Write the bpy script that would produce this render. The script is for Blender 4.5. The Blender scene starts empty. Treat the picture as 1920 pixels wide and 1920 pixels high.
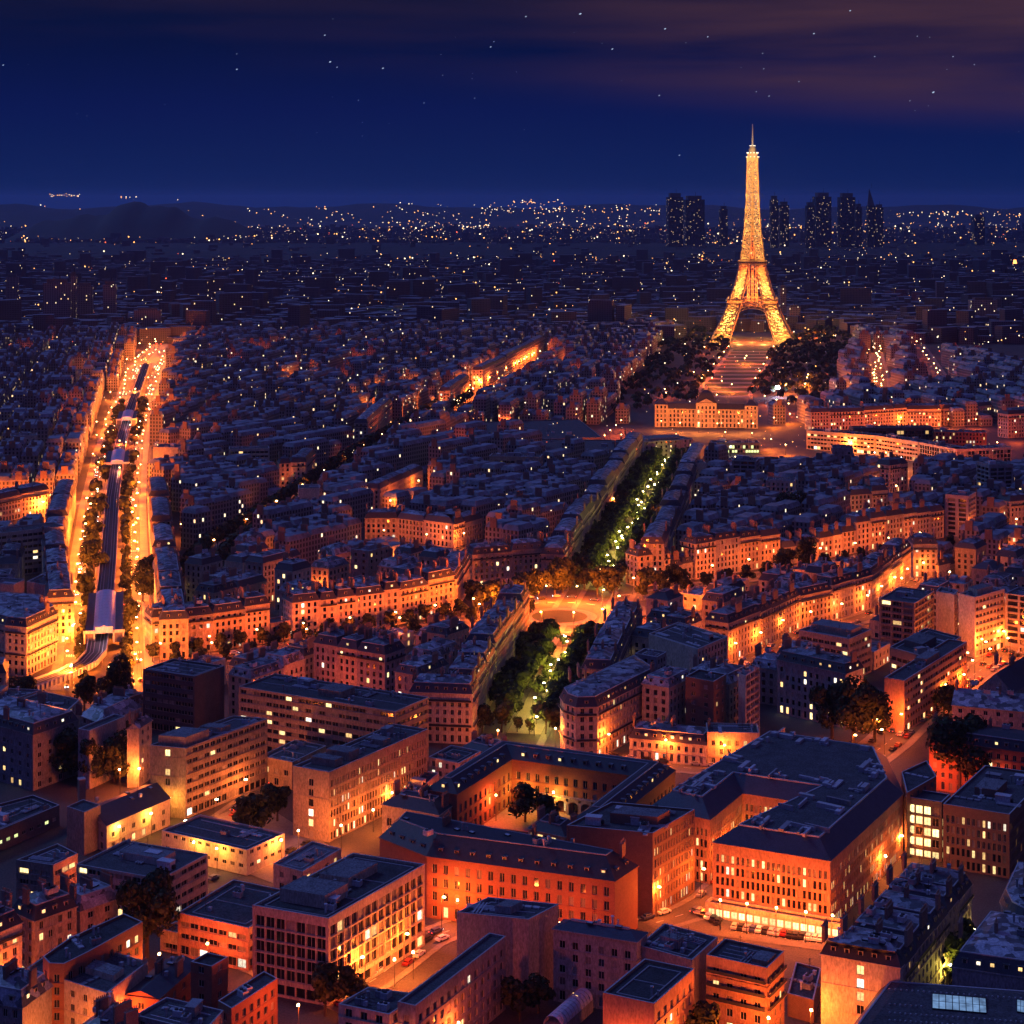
import bpy, math, random
import numpy as np
from mathutils import Vector
R = random.Random(7)
PI = math.pi
C = bpy.context.scene.collection
S = bpy.context.scene

# ------------------------------------------------------------------ camera, sky, sun, exposure
F, CX, HY, H = 3390.0, 960.0, 376.0, 210.0          # focal length and horizon of the 1920 px photograph, eye height in metres
cd = bpy.data.cameras.new('camera'); cam = bpy.data.objects.new('camera', cd); C.objects.link(cam)
cam.location = (0, 0, H); cam.rotation_euler = (PI/2, 0, 0)
cd.sensor_width = 36; cd.lens = F/1920*36; cd.shift_y = -(960-HY)/1920
cd.clip_start = 5; cd.clip_end = 120000
S.camera = cam

w = bpy.data.worlds.new('World'); S.world = w; w.use_nodes = True
N, L = w.node_tree.nodes, w.node_tree.links
N.clear()
def nd(t, **kw):
    n = N.new(t)
    for k, v in kw.items(): setattr(n, k, v)
    return n
out = nd('ShaderNodeOutputWorld'); bg = nd('ShaderNodeBackground'); L.new(bg.outputs[0], out.inputs[0])
tc = nd('ShaderNodeTexCoord'); sep = nd('ShaderNodeSeparateXYZ'); L.new(tc.outputs['Generated'], sep.inputs[0])
ramp = nd('ShaderNodeValToRGB'); L.new(sep.outputs[2], ramp.inputs[0])
cr = ramp.color_ramp
stops = [(0.0, (.0008, .0118, .070)), (.018, (.0004, .0100, .072)), (.05, (.0001, .0062, .062)), (.085, (.0003, .0044, .038)), (.115, (.0014, .0045, .026)), (.30, (.010, .019, .125)), (.75, (.032, .056, .31))]  # unseen upper sky brightened beyond natural dusk, added to fill roofs with blue
cr.elements[0].position, cr.elements[1].position = stops[0][0], stops[-1][0]
cr.elements[0].color = (*stops[0][1], 1); cr.elements[1].color = (*stops[-1][1], 1)
for p, c in stops[1:-1]:
    e = cr.elements.new(p); e.color = (*c, 1)
sky = nd('ShaderNodeTexSky', sky_type='NISHITA', sun_disc=False, sun_elevation=math.radians(-4), sun_rotation=math.radians(20))
skm = nd('ShaderNodeMixRGB', blend_type='MULTIPLY'); skm.inputs[0].default_value = 1; skm.inputs[2].default_value = (.05, .07, .2, 1)
L.new(sky.outputs[0], skm.inputs[1])
add = nd('ShaderNodeMixRGB', blend_type='ADD'); add.inputs[0].default_value = .02
L.new(ramp.outputs[0], add.inputs[1]); L.new(skm.outputs[0], add.inputs[2])
# long thin purple clouds, drawn out along the sky
mp = nd('ShaderNodeMapping'); mp.inputs['Rotation'].default_value = (0, math.radians(-9), 0); mp.inputs['Scale'].default_value = (2.6, 2.6, 30); mp.inputs['Location'].default_value = (1.3, .4, .2)
L.new(tc.outputs['Generated'], mp.inputs[0])
nz = nd('ShaderNodeTexNoise'); nz.inputs['Scale'].default_value = 1.0; nz.inputs['Detail'].default_value = 6; nz.inputs['Roughness'].default_value = .52
L.new(mp.outputs[0], nz.inputs['Vector'])
cl = nd('ShaderNodeMapRange'); cl.inputs[1].default_value = .36; cl.inputs[2].default_value = .66; L.new(nz.outputs[0], cl.inputs[0])
xm = nd('ShaderNodeMapRange'); xm.inputs[1].default_value = -.33; xm.inputs[2].default_value = .30; xm.inputs[3].default_value = .022; xm.inputs[4].default_value = -.022; L.new(sep.outputs[0], xm.inputs[0])
zz = nd('ShaderNodeMath', operation='SUBTRACT'); L.new(sep.outputs[2], zz.inputs[0]); L.new(xm.outputs[0], zz.inputs[1])
el = nd('ShaderNodeMapRange', interpolation_type='SMOOTHSTEP'); el.inputs[1].default_value = .050; el.inputs[2].default_value = .092; L.new(zz.outputs[0], el.inputs[0])
cx_ = nd('ShaderNodeMapRange', interpolation_type='SMOOTHSTEP'); cx_.inputs[1].default_value = -.05; cx_.inputs[2].default_value = .20; cx_.inputs[3].default_value = .24; cx_.inputs[4].default_value = 1.0; L.new(sep.outputs[0], cx_.inputs[0])
c0 = nd('ShaderNodeMath', operation='MULTIPLY'); L.new(cl.outputs[0], c0.inputs[0]); L.new(cx_.outputs[0], c0.inputs[1])
cm = nd('ShaderNodeMath', operation='MULTIPLY'); L.new(c0.outputs[0], cm.inputs[0]); L.new(el.outputs[0], cm.inputs[1])
mx = nd('ShaderNodeMixRGB'); L.new(cm.outputs[0], mx.inputs[0]); L.new(add.outputs[0], mx.inputs[1]); mx.inputs[2].default_value = (.056, .024, .036, 1)
L.new(mx.outputs[0], bg.inputs[0]); bg.inputs[1].default_value = 1.0

sd = bpy.data.lights.new('sun', 'SUN'); sd.energy = .55; sd.angle = math.radians(10); sd.color = (.22, .40, 1)
so = bpy.data.objects.new('sun', sd); C.objects.link(so); so.rotation_euler = (math.radians(50), 0, math.radians(-128))
S.view_settings.view_transform = 'Standard'; S.view_settings.look = 'None'; S.view_settings.exposure = 0.3; S.view_settings.gamma = 1
S.cycles.use_light_tree = True; S.cycles.max_bounces = 5; S.cycles.diffuse_bounces = 2; S.cycles.glossy_bounces = 2; S.cycles.volume_bounces = 0
S.cycles.sample_clamp_indirect = 3; S.cycles.sample_clamp_direct = 0; S.cycles.blur_glossy = 1.0
S.cycles.caustics_reflective = False; S.cycles.caustics_refractive = False
ORANGE, AMBER, YELLOW, WHITE = (1, .112, .013), (1, .150, .014), (1, .52, .07), (1, .85, .62)

# ------------------------------------------------------------------ helpers
def W(x, y, h=0.0):
    d = (H-h)*F/(y-HY); return Vector(((x-CX)*d/F, d))
def PXs(x, d): return (x-CX)*d/F
def tag(o, label=None, cat=None, group=None, kind=None):
    if label: o['label'] = label
    if cat: o['category'] = cat
    if group: o['group'] = group
    if kind: o['kind'] = kind
    return o
def empty(name, loc, rz=0.0):
    o = bpy.data.objects.new(name, None); C.objects.link(o); o.location = loc; o.rotation_euler = (0, 0, rz); o.empty_display_size = .5
    return o
def inst(name, me, loc, rz=0.0, parent=None, sc=None):
    o = bpy.data.objects.new(name, me); C.objects.link(o)
    o.location = loc; o.rotation_euler = (0, 0, rz)
    if sc: o.scale = sc
    if parent: o.parent = parent
    return o
class MB:
    def __init__(s): s.v, s.f, s.m = [], [], []
    def poly(s, pts, mi=0):
        n = len(s.v); s.v.extend([tuple(p) for p in pts]); s.f.append(tuple(range(n, n+len(pts)))); s.m.append(mi)
    def box(s, c, sz, rz=0.0, mi=0, top=None, taper=1.0):
        cx, cy, cz = c; a, b, e = sz[0]/2, sz[1]/2, sz[2]; co, si = math.cos(rz), math.sin(rz)
        n = len(s.v)
        for z, k in ((cz, 1.0), (cz+e, taper)):
            for x, y in ((-a, -b), (a, -b), (a, b), (-a, b)):
                s.v.append((cx+(x*co-y*si)*k, cy+(x*si+y*co)*k, z))
        for q in ((0, 1, 5, 4), (1, 2, 6, 5), (2, 3, 7, 6), (3, 0, 4, 7), (3, 2, 1, 0)):
            s.f.append(tuple(n+i for i in q)); s.m.append(mi)
        s.f.append(tuple(n+i for i in (4, 5, 6, 7))); s.m.append(mi if top is None else top)
    def prism(s, P, z0, z1, mi=0, top=None, bottom=False):
        k = len(P)
        for i in range(k):
            a, b = P[i], P[(i+1) % k]
            s.poly([(a[0], a[1], z0), (b[0], b[1], z0), (b[0], b[1], z1), (a[0], a[1], z1)], mi)
        s.poly([(p[0], p[1], z1) for p in P], mi if top is None else top)
        if bottom: s.poly([(p[0], p[1], z0) for p in reversed(P)], mi)
    def bar(s, p, q, t=1.0, mi=0, t2=None):
        p, q = Vector(p), Vector(q); d = q-p
        if d.length < 1e-6: return
        d.normalize(); u = d.cross(Vector((0, 0, 1)))
        if u.length < 1e-3: u = Vector((1, 0, 0))
        u.normalize(); v = d.cross(u); n = len(s.v); t2 = t if t2 is None else t2
        for c, r in ((p, t/2), (q, t2/2)):
            for a, b in ((-1, -1), (1, -1), (1, 1), (-1, 1)): s.v.append(tuple(c+u*a*r+v*b*r))
        for i in range(4):
            j = (i+1) % 4; s.f.append((n+i, n+j, n+4+j, n+4+i)); s.m.append(mi)
        s.f.append((n+4, n+5, n+6, n+7)); s.m.append(mi); s.f.append((n+3, n+2, n+1, n)); s.m.append(mi)
    def cyl(s, c, r, h, k=10, mi=0, r2=None, cap=True):
        r2 = r if r2 is None else r2; n = len(s.v)
        for z, q in ((c[2], r), (c[2]+h, r2)):
            for i in range(k): a = 2*PI*i/k; s.v.append((c[0]+q*math.cos(a), c[1]+q*math.sin(a), z))
        for i in range(k):
            j = (i+1) % k; s.f.append((n+i, n+j, n+k+j, n+k+i)); s.m.append(mi)
        if cap: s.f.append(tuple(n+k+i for i in range(k))); s.m.append(mi)
    def mesh(s, name, mats):
        me = bpy.data.meshes.new(name); me.from_pydata(s.v, [], s.f)
        for m in mats: me.materials.append(m)
        if len(mats) > 1: me.polygons.foreach_set('material_index', s.m)
        me.update(); return me
    def build(s, name, mats, parent=None, loc=(0, 0, 0)):
        o = bpy.data.objects.new(name, s.mesh(name, mats)); C.objects.link(o); o.location = loc
        if parent: o.parent = parent
        return o
def area(P): return sum(P[i][0]*P[(i+1) % len(P)][1]-P[(i+1) % len(P)][0]*P[i][1] for i in range(len(P)))/2
def ccw(P): return [Vector((p[0], p[1])) for p in (P if area(P) > 0 else P[::-1])]
def inset(P, d):
    k = len(P); o = []
    for i in range(k):
        a, b, c = P[i-1], P[i], P[(i+1) % k]
        d1, d2 = (b-a).normalized(), (c-b).normalized()
        n1, n2 = Vector((-d1.y, d1.x)), Vector((-d2.y, d2.x))
        m = n1+n2; q = m.dot(m)
        o.append(b + (m*(2*d/q) if q > .15 else n1*d))
    return o
def R3(a, b, c, h):
    A, B, D = W(*a, h), W(*b, h), W(*c, h); return [A, B, D, A+D-B]
def R2(a, b, dep, h, side=1):
    A, B = W(*a, h), W(*b, h); d = (B-A).normalized(); n = Vector((-d.y, d.x))*side*dep
    return [A, B, B+n, A+n]

# ------------------------------------------------------------------ materials
def mat(name): 
    m = bpy.data.materials.new(name); m.use_nodes = True; return m, m.node_tree.nodes, m.node_tree.links, m.node_tree.nodes['Principled BSDF']
def surf(name, col, rough=.8, var=.35, scale=.35, spec=.3, rnd=.3, metallic=0, streak=0.0, cells=0):
    """base colour broken by two noises and by a random tone for each object"""
    m, n, l, b = mat(name)
    b.inputs['Roughness'].default_value = rough; b.inputs['Specular IOR Level'].default_value = spec; b.inputs['Metallic'].default_value = metallic
    t = n.new('ShaderNodeTexCoord'); z = n.new('ShaderNodeTexNoise'); z.inputs['Scale'].default_value = scale; z.inputs['Detail'].default_value = 5; z.inputs['Roughness'].default_value = .65
    mpp = n.new('ShaderNodeMapping'); mpp.inputs['Scale'].default_value = (1, 1, 1-streak*.85); l.new(t.outputs['Object'], mpp.inputs[0]); l.new(mpp.outputs[0], z.inputs['Vector'])
    oi = n.new('ShaderNodeObjectInfo')
    a = n.new('ShaderNodeMath'); a.operation = 'MULTIPLY_ADD'; l.new(z.outputs[0], a.inputs[0]); a.inputs[1].default_value = var*2; a.inputs[2].default_value = 1-var-rnd/2
    c = n.new('ShaderNodeMath'); c.operation = 'MULTIPLY_ADD'; l.new(oi.outputs['Random'], c.inputs[0]); c.inputs[1].default_value = rnd; l.new(a.outputs[0], c.inputs[2])
    gr = n.new('ShaderNodeTexNoise'); gr.inputs['Scale'].default_value = max(1.6, scale*6); gr.inputs['Detail'].default_value = 4; gr.inputs['Roughness'].default_value = .7; l.new(mpp.outputs[0], gr.inputs['Vector'])
    gm = n.new('ShaderNodeMapRange'); gm.inputs[1].default_value = .3; gm.inputs[2].default_value = .7; gm.inputs[3].default_value = 1-var*.9; gm.inputs[4].default_value = 1+var*.9; l.new(gr.outputs[0], gm.inputs[0])
    c3 = n.new('ShaderNodeMath'); c3.operation = 'MULTIPLY'; l.new(c.outputs[0], c3.inputs[0]); l.new(gm.outputs[0], c3.inputs[1]); c = c3
    if cells:                               # sheets laid at different times: every patch its own tone
        vo = n.new('ShaderNodeTexVoronoi'); vo.distance = 'CHEBYCHEV'; vo.inputs['Scale'].default_value = cells; l.new(t.outputs['Object'], vo.inputs['Vector']); vs = n.new('ShaderNodeSeparateColor'); l.new(vo.outputs['Color'], vs.inputs[0])
        vm = n.new('ShaderNodeMapRange'); vm.inputs[1].default_value = .25; vm.inputs[2].default_value = .95; vm.inputs[3].default_value = .34; vm.inputs[4].default_value = 2.1; l.new(vs.outputs[0], vm.inputs[0])
        c2 = n.new('ShaderNodeMath'); c2.operation = 'MULTIPLY'; l.new(c.outputs[0], c2.inputs[0]); l.new(vm.outputs[0], c2.inputs[1]); c = c2
    x = n.new('ShaderNodeMixRGB'); x.blend_type = 'MULTIPLY'; x.inputs[0].default_value = 1; x.inputs[1].default_value = (*col, 1); l.new(c.outputs[0], x.inputs[2])
    l.new(x.outputs[0], b.inputs['Base Color']); return m
def glow(name, col, st, bands=0.0):
    m, n, l, b = mat(name); b.inputs['Base Color'].default_value = (.02, .02, .02, 1)
    b.inputs['Emission Color'].default_value = (*col, 1); b.inputs['Emission Strength'].default_value = st
    if bands:
        t = n.new('ShaderNodeTexCoord'); z = n.new('ShaderNodeTexNoise'); z.inputs['Scale'].default_value = bands; l.new(t.outputs['Object'], z.inputs['Vector'])
        oi = n.new('ShaderNodeObjectInfo')
        a = n.new('ShaderNodeMath'); a.operation = 'MULTIPLY_ADD'; l.new(z.outputs[0], a.inputs[0]); a.inputs[1].default_value = st*1.6; a.inputs[2].default_value = st*.1
        k = n.new('ShaderNodeMath'); k.operation = 'MULTIPLY_ADD'; l.new(oi.outputs['Random'], k.inputs[0]); k.inputs[1].default_value = .9; k.inputs[2].default_value = .45
        g = n.new('ShaderNodeMath'); g.operation = 'MULTIPLY'; l.new(a.outputs[0], g.inputs[0]); l.new(k.outputs[0], g.inputs[1])
        l.new(g.outputs[0], b.inputs['Emission Strength'])
    m.cycles.emission_sampling = 'NONE'; return m
M = dict(
    stone=surf('limestone', (.42, .34, .27), var=.5, streak=.75), stone2=surf('pale limestone', (.50, .42, .33), var=.48, streak=.75), render=surf('grey render', (.30, .27, .27), var=.5, streak=.7),
    white=surf('white concrete', (.45, .39, .34), var=.4, streak=.7, rnd=.15), concrete=surf('concrete', (.33, .26, .21), var=.5, streak=.7), brick=surf('red brick', (.29, .125, .08), scale=.8, rnd=.15),
    brown=surf('brown brick', (.20, .12, .09), scale=.8), dark=surf('dark cladding', (.10, .09, .10)), redw=surf('terracotta cladding', (.38, .215, .145), var=.45, streak=.7),
    zinc=surf('zinc roof', (.17, .18, .20), rough=.5, var=.5, scale=.28, rnd=.7, spec=.5, cells=.42), slate=surf('slate roof', (.055, .055, .065), rough=.55, var=.45, scale=.9, rnd=.5),
    metal=surf('dark standing seam metal', (.060, .065, .085), rough=.45, var=.4, scale=.5, rnd=.2), flat=surf('bitumen flat roof', (.060, .060, .066), rough=.9, var=.85, scale=.30, rnd=.6),
    flat2=surf('gravel flat roof', (.15, .15, .16), rough=.9, var=.8, scale=.3, rnd=.5), cap=surf('pale coping', (.42, .41, .42), var=.3, rnd=.3), unit=surf('galvanised plant', (.38, .39, .42), rough=.5, var=.4, rnd=.9),
    chim=surf('chimney brick', (.25, .16, .13), var=.4, scale=.8, rnd=.5), blind=surf('window blind', (.26, .23, .21), var=.3, rnd=1.0), frame=surf('window frame paint', (.45, .42, .40), var=.1, rnd=.2), iron=surf('painted iron', (.03, .03, .035), var=.1, rnd=.1),
    asphalt=surf('asphalt', (.105, .095, .085), var=.35, scale=.12, rnd=.0), pave=surf('pavement', (.20, .18, .155), var=.3, scale=.2, rnd=0), ground=surf('city ground', (.060, .054, .052), var=.6, scale=.05, rnd=0),
    gravel=surf('sandy gravel', (.30, .25, .18), var=.3, scale=.2, rnd=0), lawn=surf('lawn', (.028, .045, .018), var=.4, scale=.1, rnd=0), paint=surf('road paint', (.7, .7, .68), var=.25, rnd=0),
    bark=surf('bark', (.07, .05, .04), var=.3, rnd=.3), lattice=surf('tower iron paint', (.36, .26, .17), var=.2, scale=.1, rnd=.1), hill=surf('far hillside', (.03, .035, .03), var=.4, scale=.002, rnd=.2),
    skirt=surf('station steel', (.28, .27, .33), rough=.5, var=.3, rnd=.1), sroof=surf('station glass roof', (.55, .52, .62), rough=.4, var=.2, rnd=.1), track=surf('ballast', (.05, .05, .055), var=.3, rnd=.1), rail=surf('rail steel', (.35, .35, .38), rough=.3, var=.1, rnd=0, metallic=.7),
    lit=glow('lit window warm', (1, .60, .22), 1.5, 1.5), lit2=glow('lit window yellow', (1, .74, .30), 2.0, 1.2), lit3=glow('lit window pale', (1, .88, .66), 1.7, 1.5), litg=glow('lit window greenish', (.85, 1, .38), 1.1, 1.4),
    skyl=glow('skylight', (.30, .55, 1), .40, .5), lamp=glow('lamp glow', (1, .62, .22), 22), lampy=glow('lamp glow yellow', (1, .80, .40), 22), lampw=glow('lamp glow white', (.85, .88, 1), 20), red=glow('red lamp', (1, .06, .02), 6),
    neon=glow('blue sign light', (.3, .25, 1), 1.5), star=glow('star', (.55, .72, 1), .62), bulb=glow('tower bulb', (1, .66, .20), 2.2), bulbw=glow('beacon', (1, .86, .62), 3.0),
)
m, n_, l_, b_ = mat('window glass'); b_.inputs['Base Color'].default_value = (.012, .013, .018, 1); b_.inputs['Roughness'].default_value = .12; b_.inputs['Specular IOR Level'].default_value = .6; M['glass'] = m
def leafmat(name, c1, c2):
    m, n, l, b = mat(name); b.inputs['Roughness'].default_value = .7; b.inputs['Specular IOR Level'].default_value = .15
    g = n.new('ShaderNodeNewGeometry'); r = n.new('ShaderNodeValToRGB'); r.color_ramp.elements[0].color = (*c1, 1); r.color_ramp.elements[1].color = (*c2, 1)
    l.new(g.outputs['Random Per Island'], r.inputs[0]); l.new(r.outputs[0], b.inputs['Base Color']); return m
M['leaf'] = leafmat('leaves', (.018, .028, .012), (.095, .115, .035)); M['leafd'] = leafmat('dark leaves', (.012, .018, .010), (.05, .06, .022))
def citywall(name, col, lit=.955, st=2.2):
    """walls of the far city: rows of dark windows, here and there a lit one"""
    m, n, l, b = mat(name)
    g = n.new('ShaderNodeNewGeometry'); cr_ = n.new('ShaderNodeVectorMath'); cr_.operation = 'CROSS_PRODUCT'; l.new(g.outputs['Normal'], cr_.inputs[0]); cr_.inputs[1].default_value = (0, 0, 1)
    dt = n.new('ShaderNodeVectorMath'); dt.operation = 'DOT_PRODUCT'; l.new(g.outputs['Position'], dt.inputs[0]); l.new(cr_.outputs[0], dt.inputs[1])
    sp_ = n.new('ShaderNodeSeparateXYZ'); l.new(g.outputs['Position'], sp_.inputs[0])
    def mt(op, a, bv=None):
        k = n.new('ShaderNodeMath'); k.operation = op
        l.new(a, k.inputs[0]) if hasattr(a, 'links') else None
        if bv is not None:
            if hasattr(bv, 'links'): l.new(bv, k.inputs[1])
            else: k.inputs[1].default_value = bv
        return k.outputs[0]
    u = mt('DIVIDE', dt.outputs['Value'], 2.7); z = mt('DIVIDE', sp_.outputs[2], 3.1)
    fu, fz = mt('FRACT', u), mt('FRACT', z)
    wm = mt('MULTIPLY', mt('LESS_THAN', mt('ABSOLUTE', mt('SUBTRACT', fu, .5)), .24), mt('LESS_THAN', mt('ABSOLUTE', mt('SUBTRACT', fz, .55)), .32))
    cb = n.new('ShaderNodeCombineXYZ'); l.new(mt('FLOOR', u), cb.inputs[0]); l.new(mt('FLOOR', z), cb.inputs[1])
    wn = n.new('ShaderNodeTexWhiteNoise'); wn.noise_dimensions = '3D'; l.new(cb.outputs[0], wn.inputs['Vector'])
    lt = mt('MULTIPLY', mt('GREATER_THAN', wn.outputs['Value'], lit), wm)
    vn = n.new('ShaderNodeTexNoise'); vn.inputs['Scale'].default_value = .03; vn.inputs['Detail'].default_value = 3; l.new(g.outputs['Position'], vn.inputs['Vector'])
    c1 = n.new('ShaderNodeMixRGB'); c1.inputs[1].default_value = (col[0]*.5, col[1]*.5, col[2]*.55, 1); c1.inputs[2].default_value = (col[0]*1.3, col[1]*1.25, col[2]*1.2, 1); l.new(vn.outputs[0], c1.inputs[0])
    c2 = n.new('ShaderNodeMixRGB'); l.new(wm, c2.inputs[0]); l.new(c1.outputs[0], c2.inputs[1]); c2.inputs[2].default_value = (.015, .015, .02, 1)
    l.new(c2.outputs[0], b.inputs['Base Color']); b.inputs['Roughness'].default_value = .8
    e = n.new('ShaderNodeMixRGB'); l.new(wn.outputs['Color'], e.inputs[0]); e.inputs[1].default_value = (1, .5, .16, 1); e.inputs[2].default_value = (1, .85, .55, 1); l.new(e.outputs[0], b.inputs['Emission Color'])
    l.new(mt('MULTIPLY', lt, st), b.inputs['Emission Strength']); m.cycles.emission_sampling = 'NONE'; return m
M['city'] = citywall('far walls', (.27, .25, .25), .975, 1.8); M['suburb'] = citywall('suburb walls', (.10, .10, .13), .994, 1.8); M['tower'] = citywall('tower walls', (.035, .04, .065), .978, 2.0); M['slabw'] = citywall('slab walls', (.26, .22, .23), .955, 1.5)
def cityroof(name, col):
    m, n, l, b = mat(name); g = n.new('ShaderNodeNewGeometry'); v = n.new('ShaderNodeTexNoise'); v.inputs['Scale'].default_value = .09; v.inputs['Detail'].default_value = 6; v.inputs['Roughness'].default_value = .75
    l.new(g.outputs['Position'], v.inputs['Vector']); rr = n.new('ShaderNodeValToRGB'); rr.color_ramp.elements[0].position = .3; rr.color_ramp.elements[1].position = .72
    rr.color_ramp.elements[0].color = (col[0]*.15, col[1]*.15, col[2]*.15, 1); rr.color_ramp.elements[1].color = (col[0]*2.4, col[1]*2.4, col[2]*2.4, 1)
    l.new(v.outputs[0], rr.inputs[0]); l.new(rr.outputs[0], b.inputs['Base Color']); b.inputs['Roughness'].default_value = .6; return m
M['croof'] = cityroof('far roofs', (.15, .16, .185))

# ------------------------------------------------------------------ occupancy of the ground plan (2 m cells)
GX, GY, GS = -900, 380, 2.0
occ = np.zeros((1300, 900), bool); bocc = occ.copy()      # [y, x]: taken; covered by a building
_gy, _gx = np.mgrid[0:1300, 0:900]; _gx = _gx*GS+GX+GS/2; _gy = _gy*GS+GY+GS/2
def inpoly(P, x, y):
    r = np.zeros(np.shape(x), bool); k = len(P)
    for i in range(k):
        ax, ay = P[i][0], P[i][1]; bx, by = P[(i+1) % k][0], P[(i+1) % k][1]
        if ay == by: continue
        r ^= ((ay > y) != (by > y)) & (x < (bx-ax)*(y-ay)/(by-ay)+ax)
    return r
def window_of(P):
    xs = [p[0] for p in P]; ys = [p[1] for p in P]
    return (slice(max(0, int((min(ys)-GY)/GS)-1), max(0, int((max(ys)-GY)/GS)+2)), slice(max(0, int((min(xs)-GX)/GS)-1), max(0, int((max(xs)-GX)/GS)+2)))
def mark(P):
    s = window_of(P); occ[s] |= inpoly(P, _gx[s], _gy[s])
def markb(P):
    s = window_of(P); bocc[s] |= inpoly(P, _gx[s], _gy[s])
def open_spot(p):
    j, i = int((p[1]-GY)/GS), int((p[0]-GX)/GS)
    if not (0 <= j < 1300 and 0 <= i < 900) or not bocc[j, i]: return p
    s = (slice(max(0, j-18), j+19), slice(max(0, i-18), i+19)); q = ~bocc[s]
    if not q.any(): return p
    d = np.where(q, (_gx[s]-p[0])**2+(_gy[s]-p[1])**2, 1e9); k = np.unravel_index(d.argmin(), d.shape)
    v = Vector((float(_gx[s][k]), float(_gy[s][k]))); return v+(v-Vector((p[0], p[1]))).normalized()*2.0
def free(P):
    s = window_of(P); q = inpoly(P, _gx[s], _gy[s])
    return q.any() and not (occ[s] & q).any()

# ------------------------------------------------------------------ buildings
ST = {  # facade styles: column spacing, window width and height, storey, sill, ground storey, recess, lit share
 'haus': dict(sp=2.75, w=1.25, h=2.0, fh=3.15, sill=.55, g=4.2, dep=.32, lit=.05),
 'haus2': dict(sp=3.3, w=1.5, h=2.0, fh=3.2, sill=.6, g=4.0, dep=.3, lit=.08),
 'band': dict(sp=2.9, w=2.62, h=1.55, fh=3.3, sill=.95, g=4.0, dep=.45, lit=.07),
 'slit': dict(sp=1.5, w=.85, h=2.3, fh=3.3, sill=.5, g=4.0, dep=.35, lit=.10),
 'grid': dict(sp=3.0, w=2.68, h=2.88, fh=3.3, sill=.3, g=4.2, dep=.6, lit=.04),
 'school': dict(sp=3.4, w=1.45, h=2.6, fh=4.0, sill=.7, g=4.6, dep=.35, lit=.04),
 'few': dict(sp=4.3, w=1.4, h=1.7, fh=3.4, sill=.8, g=3.6, dep=.25, lit=.10),
 'shed': dict(sp=3.2, w=1.6, h=1.2, fh=4.0, sill=1.6, g=.6, dep=.2, lit=.15),
 'loggia': dict(sp=4.6, w=3.9, h=2.0, fh=2.9, sill=.75, g=3.4, dep=1.1, lit=.06),
 'lit': dict(sp=2.2, w=1.85, h=2.6, fh=3.4, sill=.4, g=3.6, dep=.3, lit=.85),
 'stair': dict(sp=60, w=1.9, h=2.3, fh=3.3, sill=.6, g=3.6, dep=.3, lit=.45),
 'pave': dict(sp=3.0, w=1.9, h=2.5, fh=40, sill=1.4, g=.4, dep=.3, lit=.25),
}
_win = {}
def win_mesh(wd, ht, kind):
    k = (round(wd, 2), round(ht, 2), kind)
    if k not in _win:
        b = MB(); a = wd/2; t = .09
        b.poly([(-a, .06, 0), (a, .06, 0), (a, .06, ht), (-a, .06, ht)], 1)
        for x0, x1, z0, z1 in ((-a, -a+t, 0, ht), (a-t, a, 0, ht), (-a+t, a-t, 0, t), (-a+t, a-t, ht-t, ht)):
            b.box(((x0+x1)/2, .02, z0), (x1-x0, .08, z1-z0), 0, 0)
        nm = max(1, round(wd/1.3))
        for i in range(1, nm+1) if nm > 1 else (1,):
            x = -a+wd*i/(nm+1 if nm == 1 else nm)
            if x < a-.2: b.box((x, .02, t), (.07, .08, ht-2*t), 0, 0)
        _win[k] = b.mesh('window', [M['frame'], M[kind]])
    return _win[k]
def litkind(r=R): return r.choice(['lit', 'lit', 'lit2', 'lit2', 'lit3'])
CAM2 = Vector((0, 0))
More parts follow.
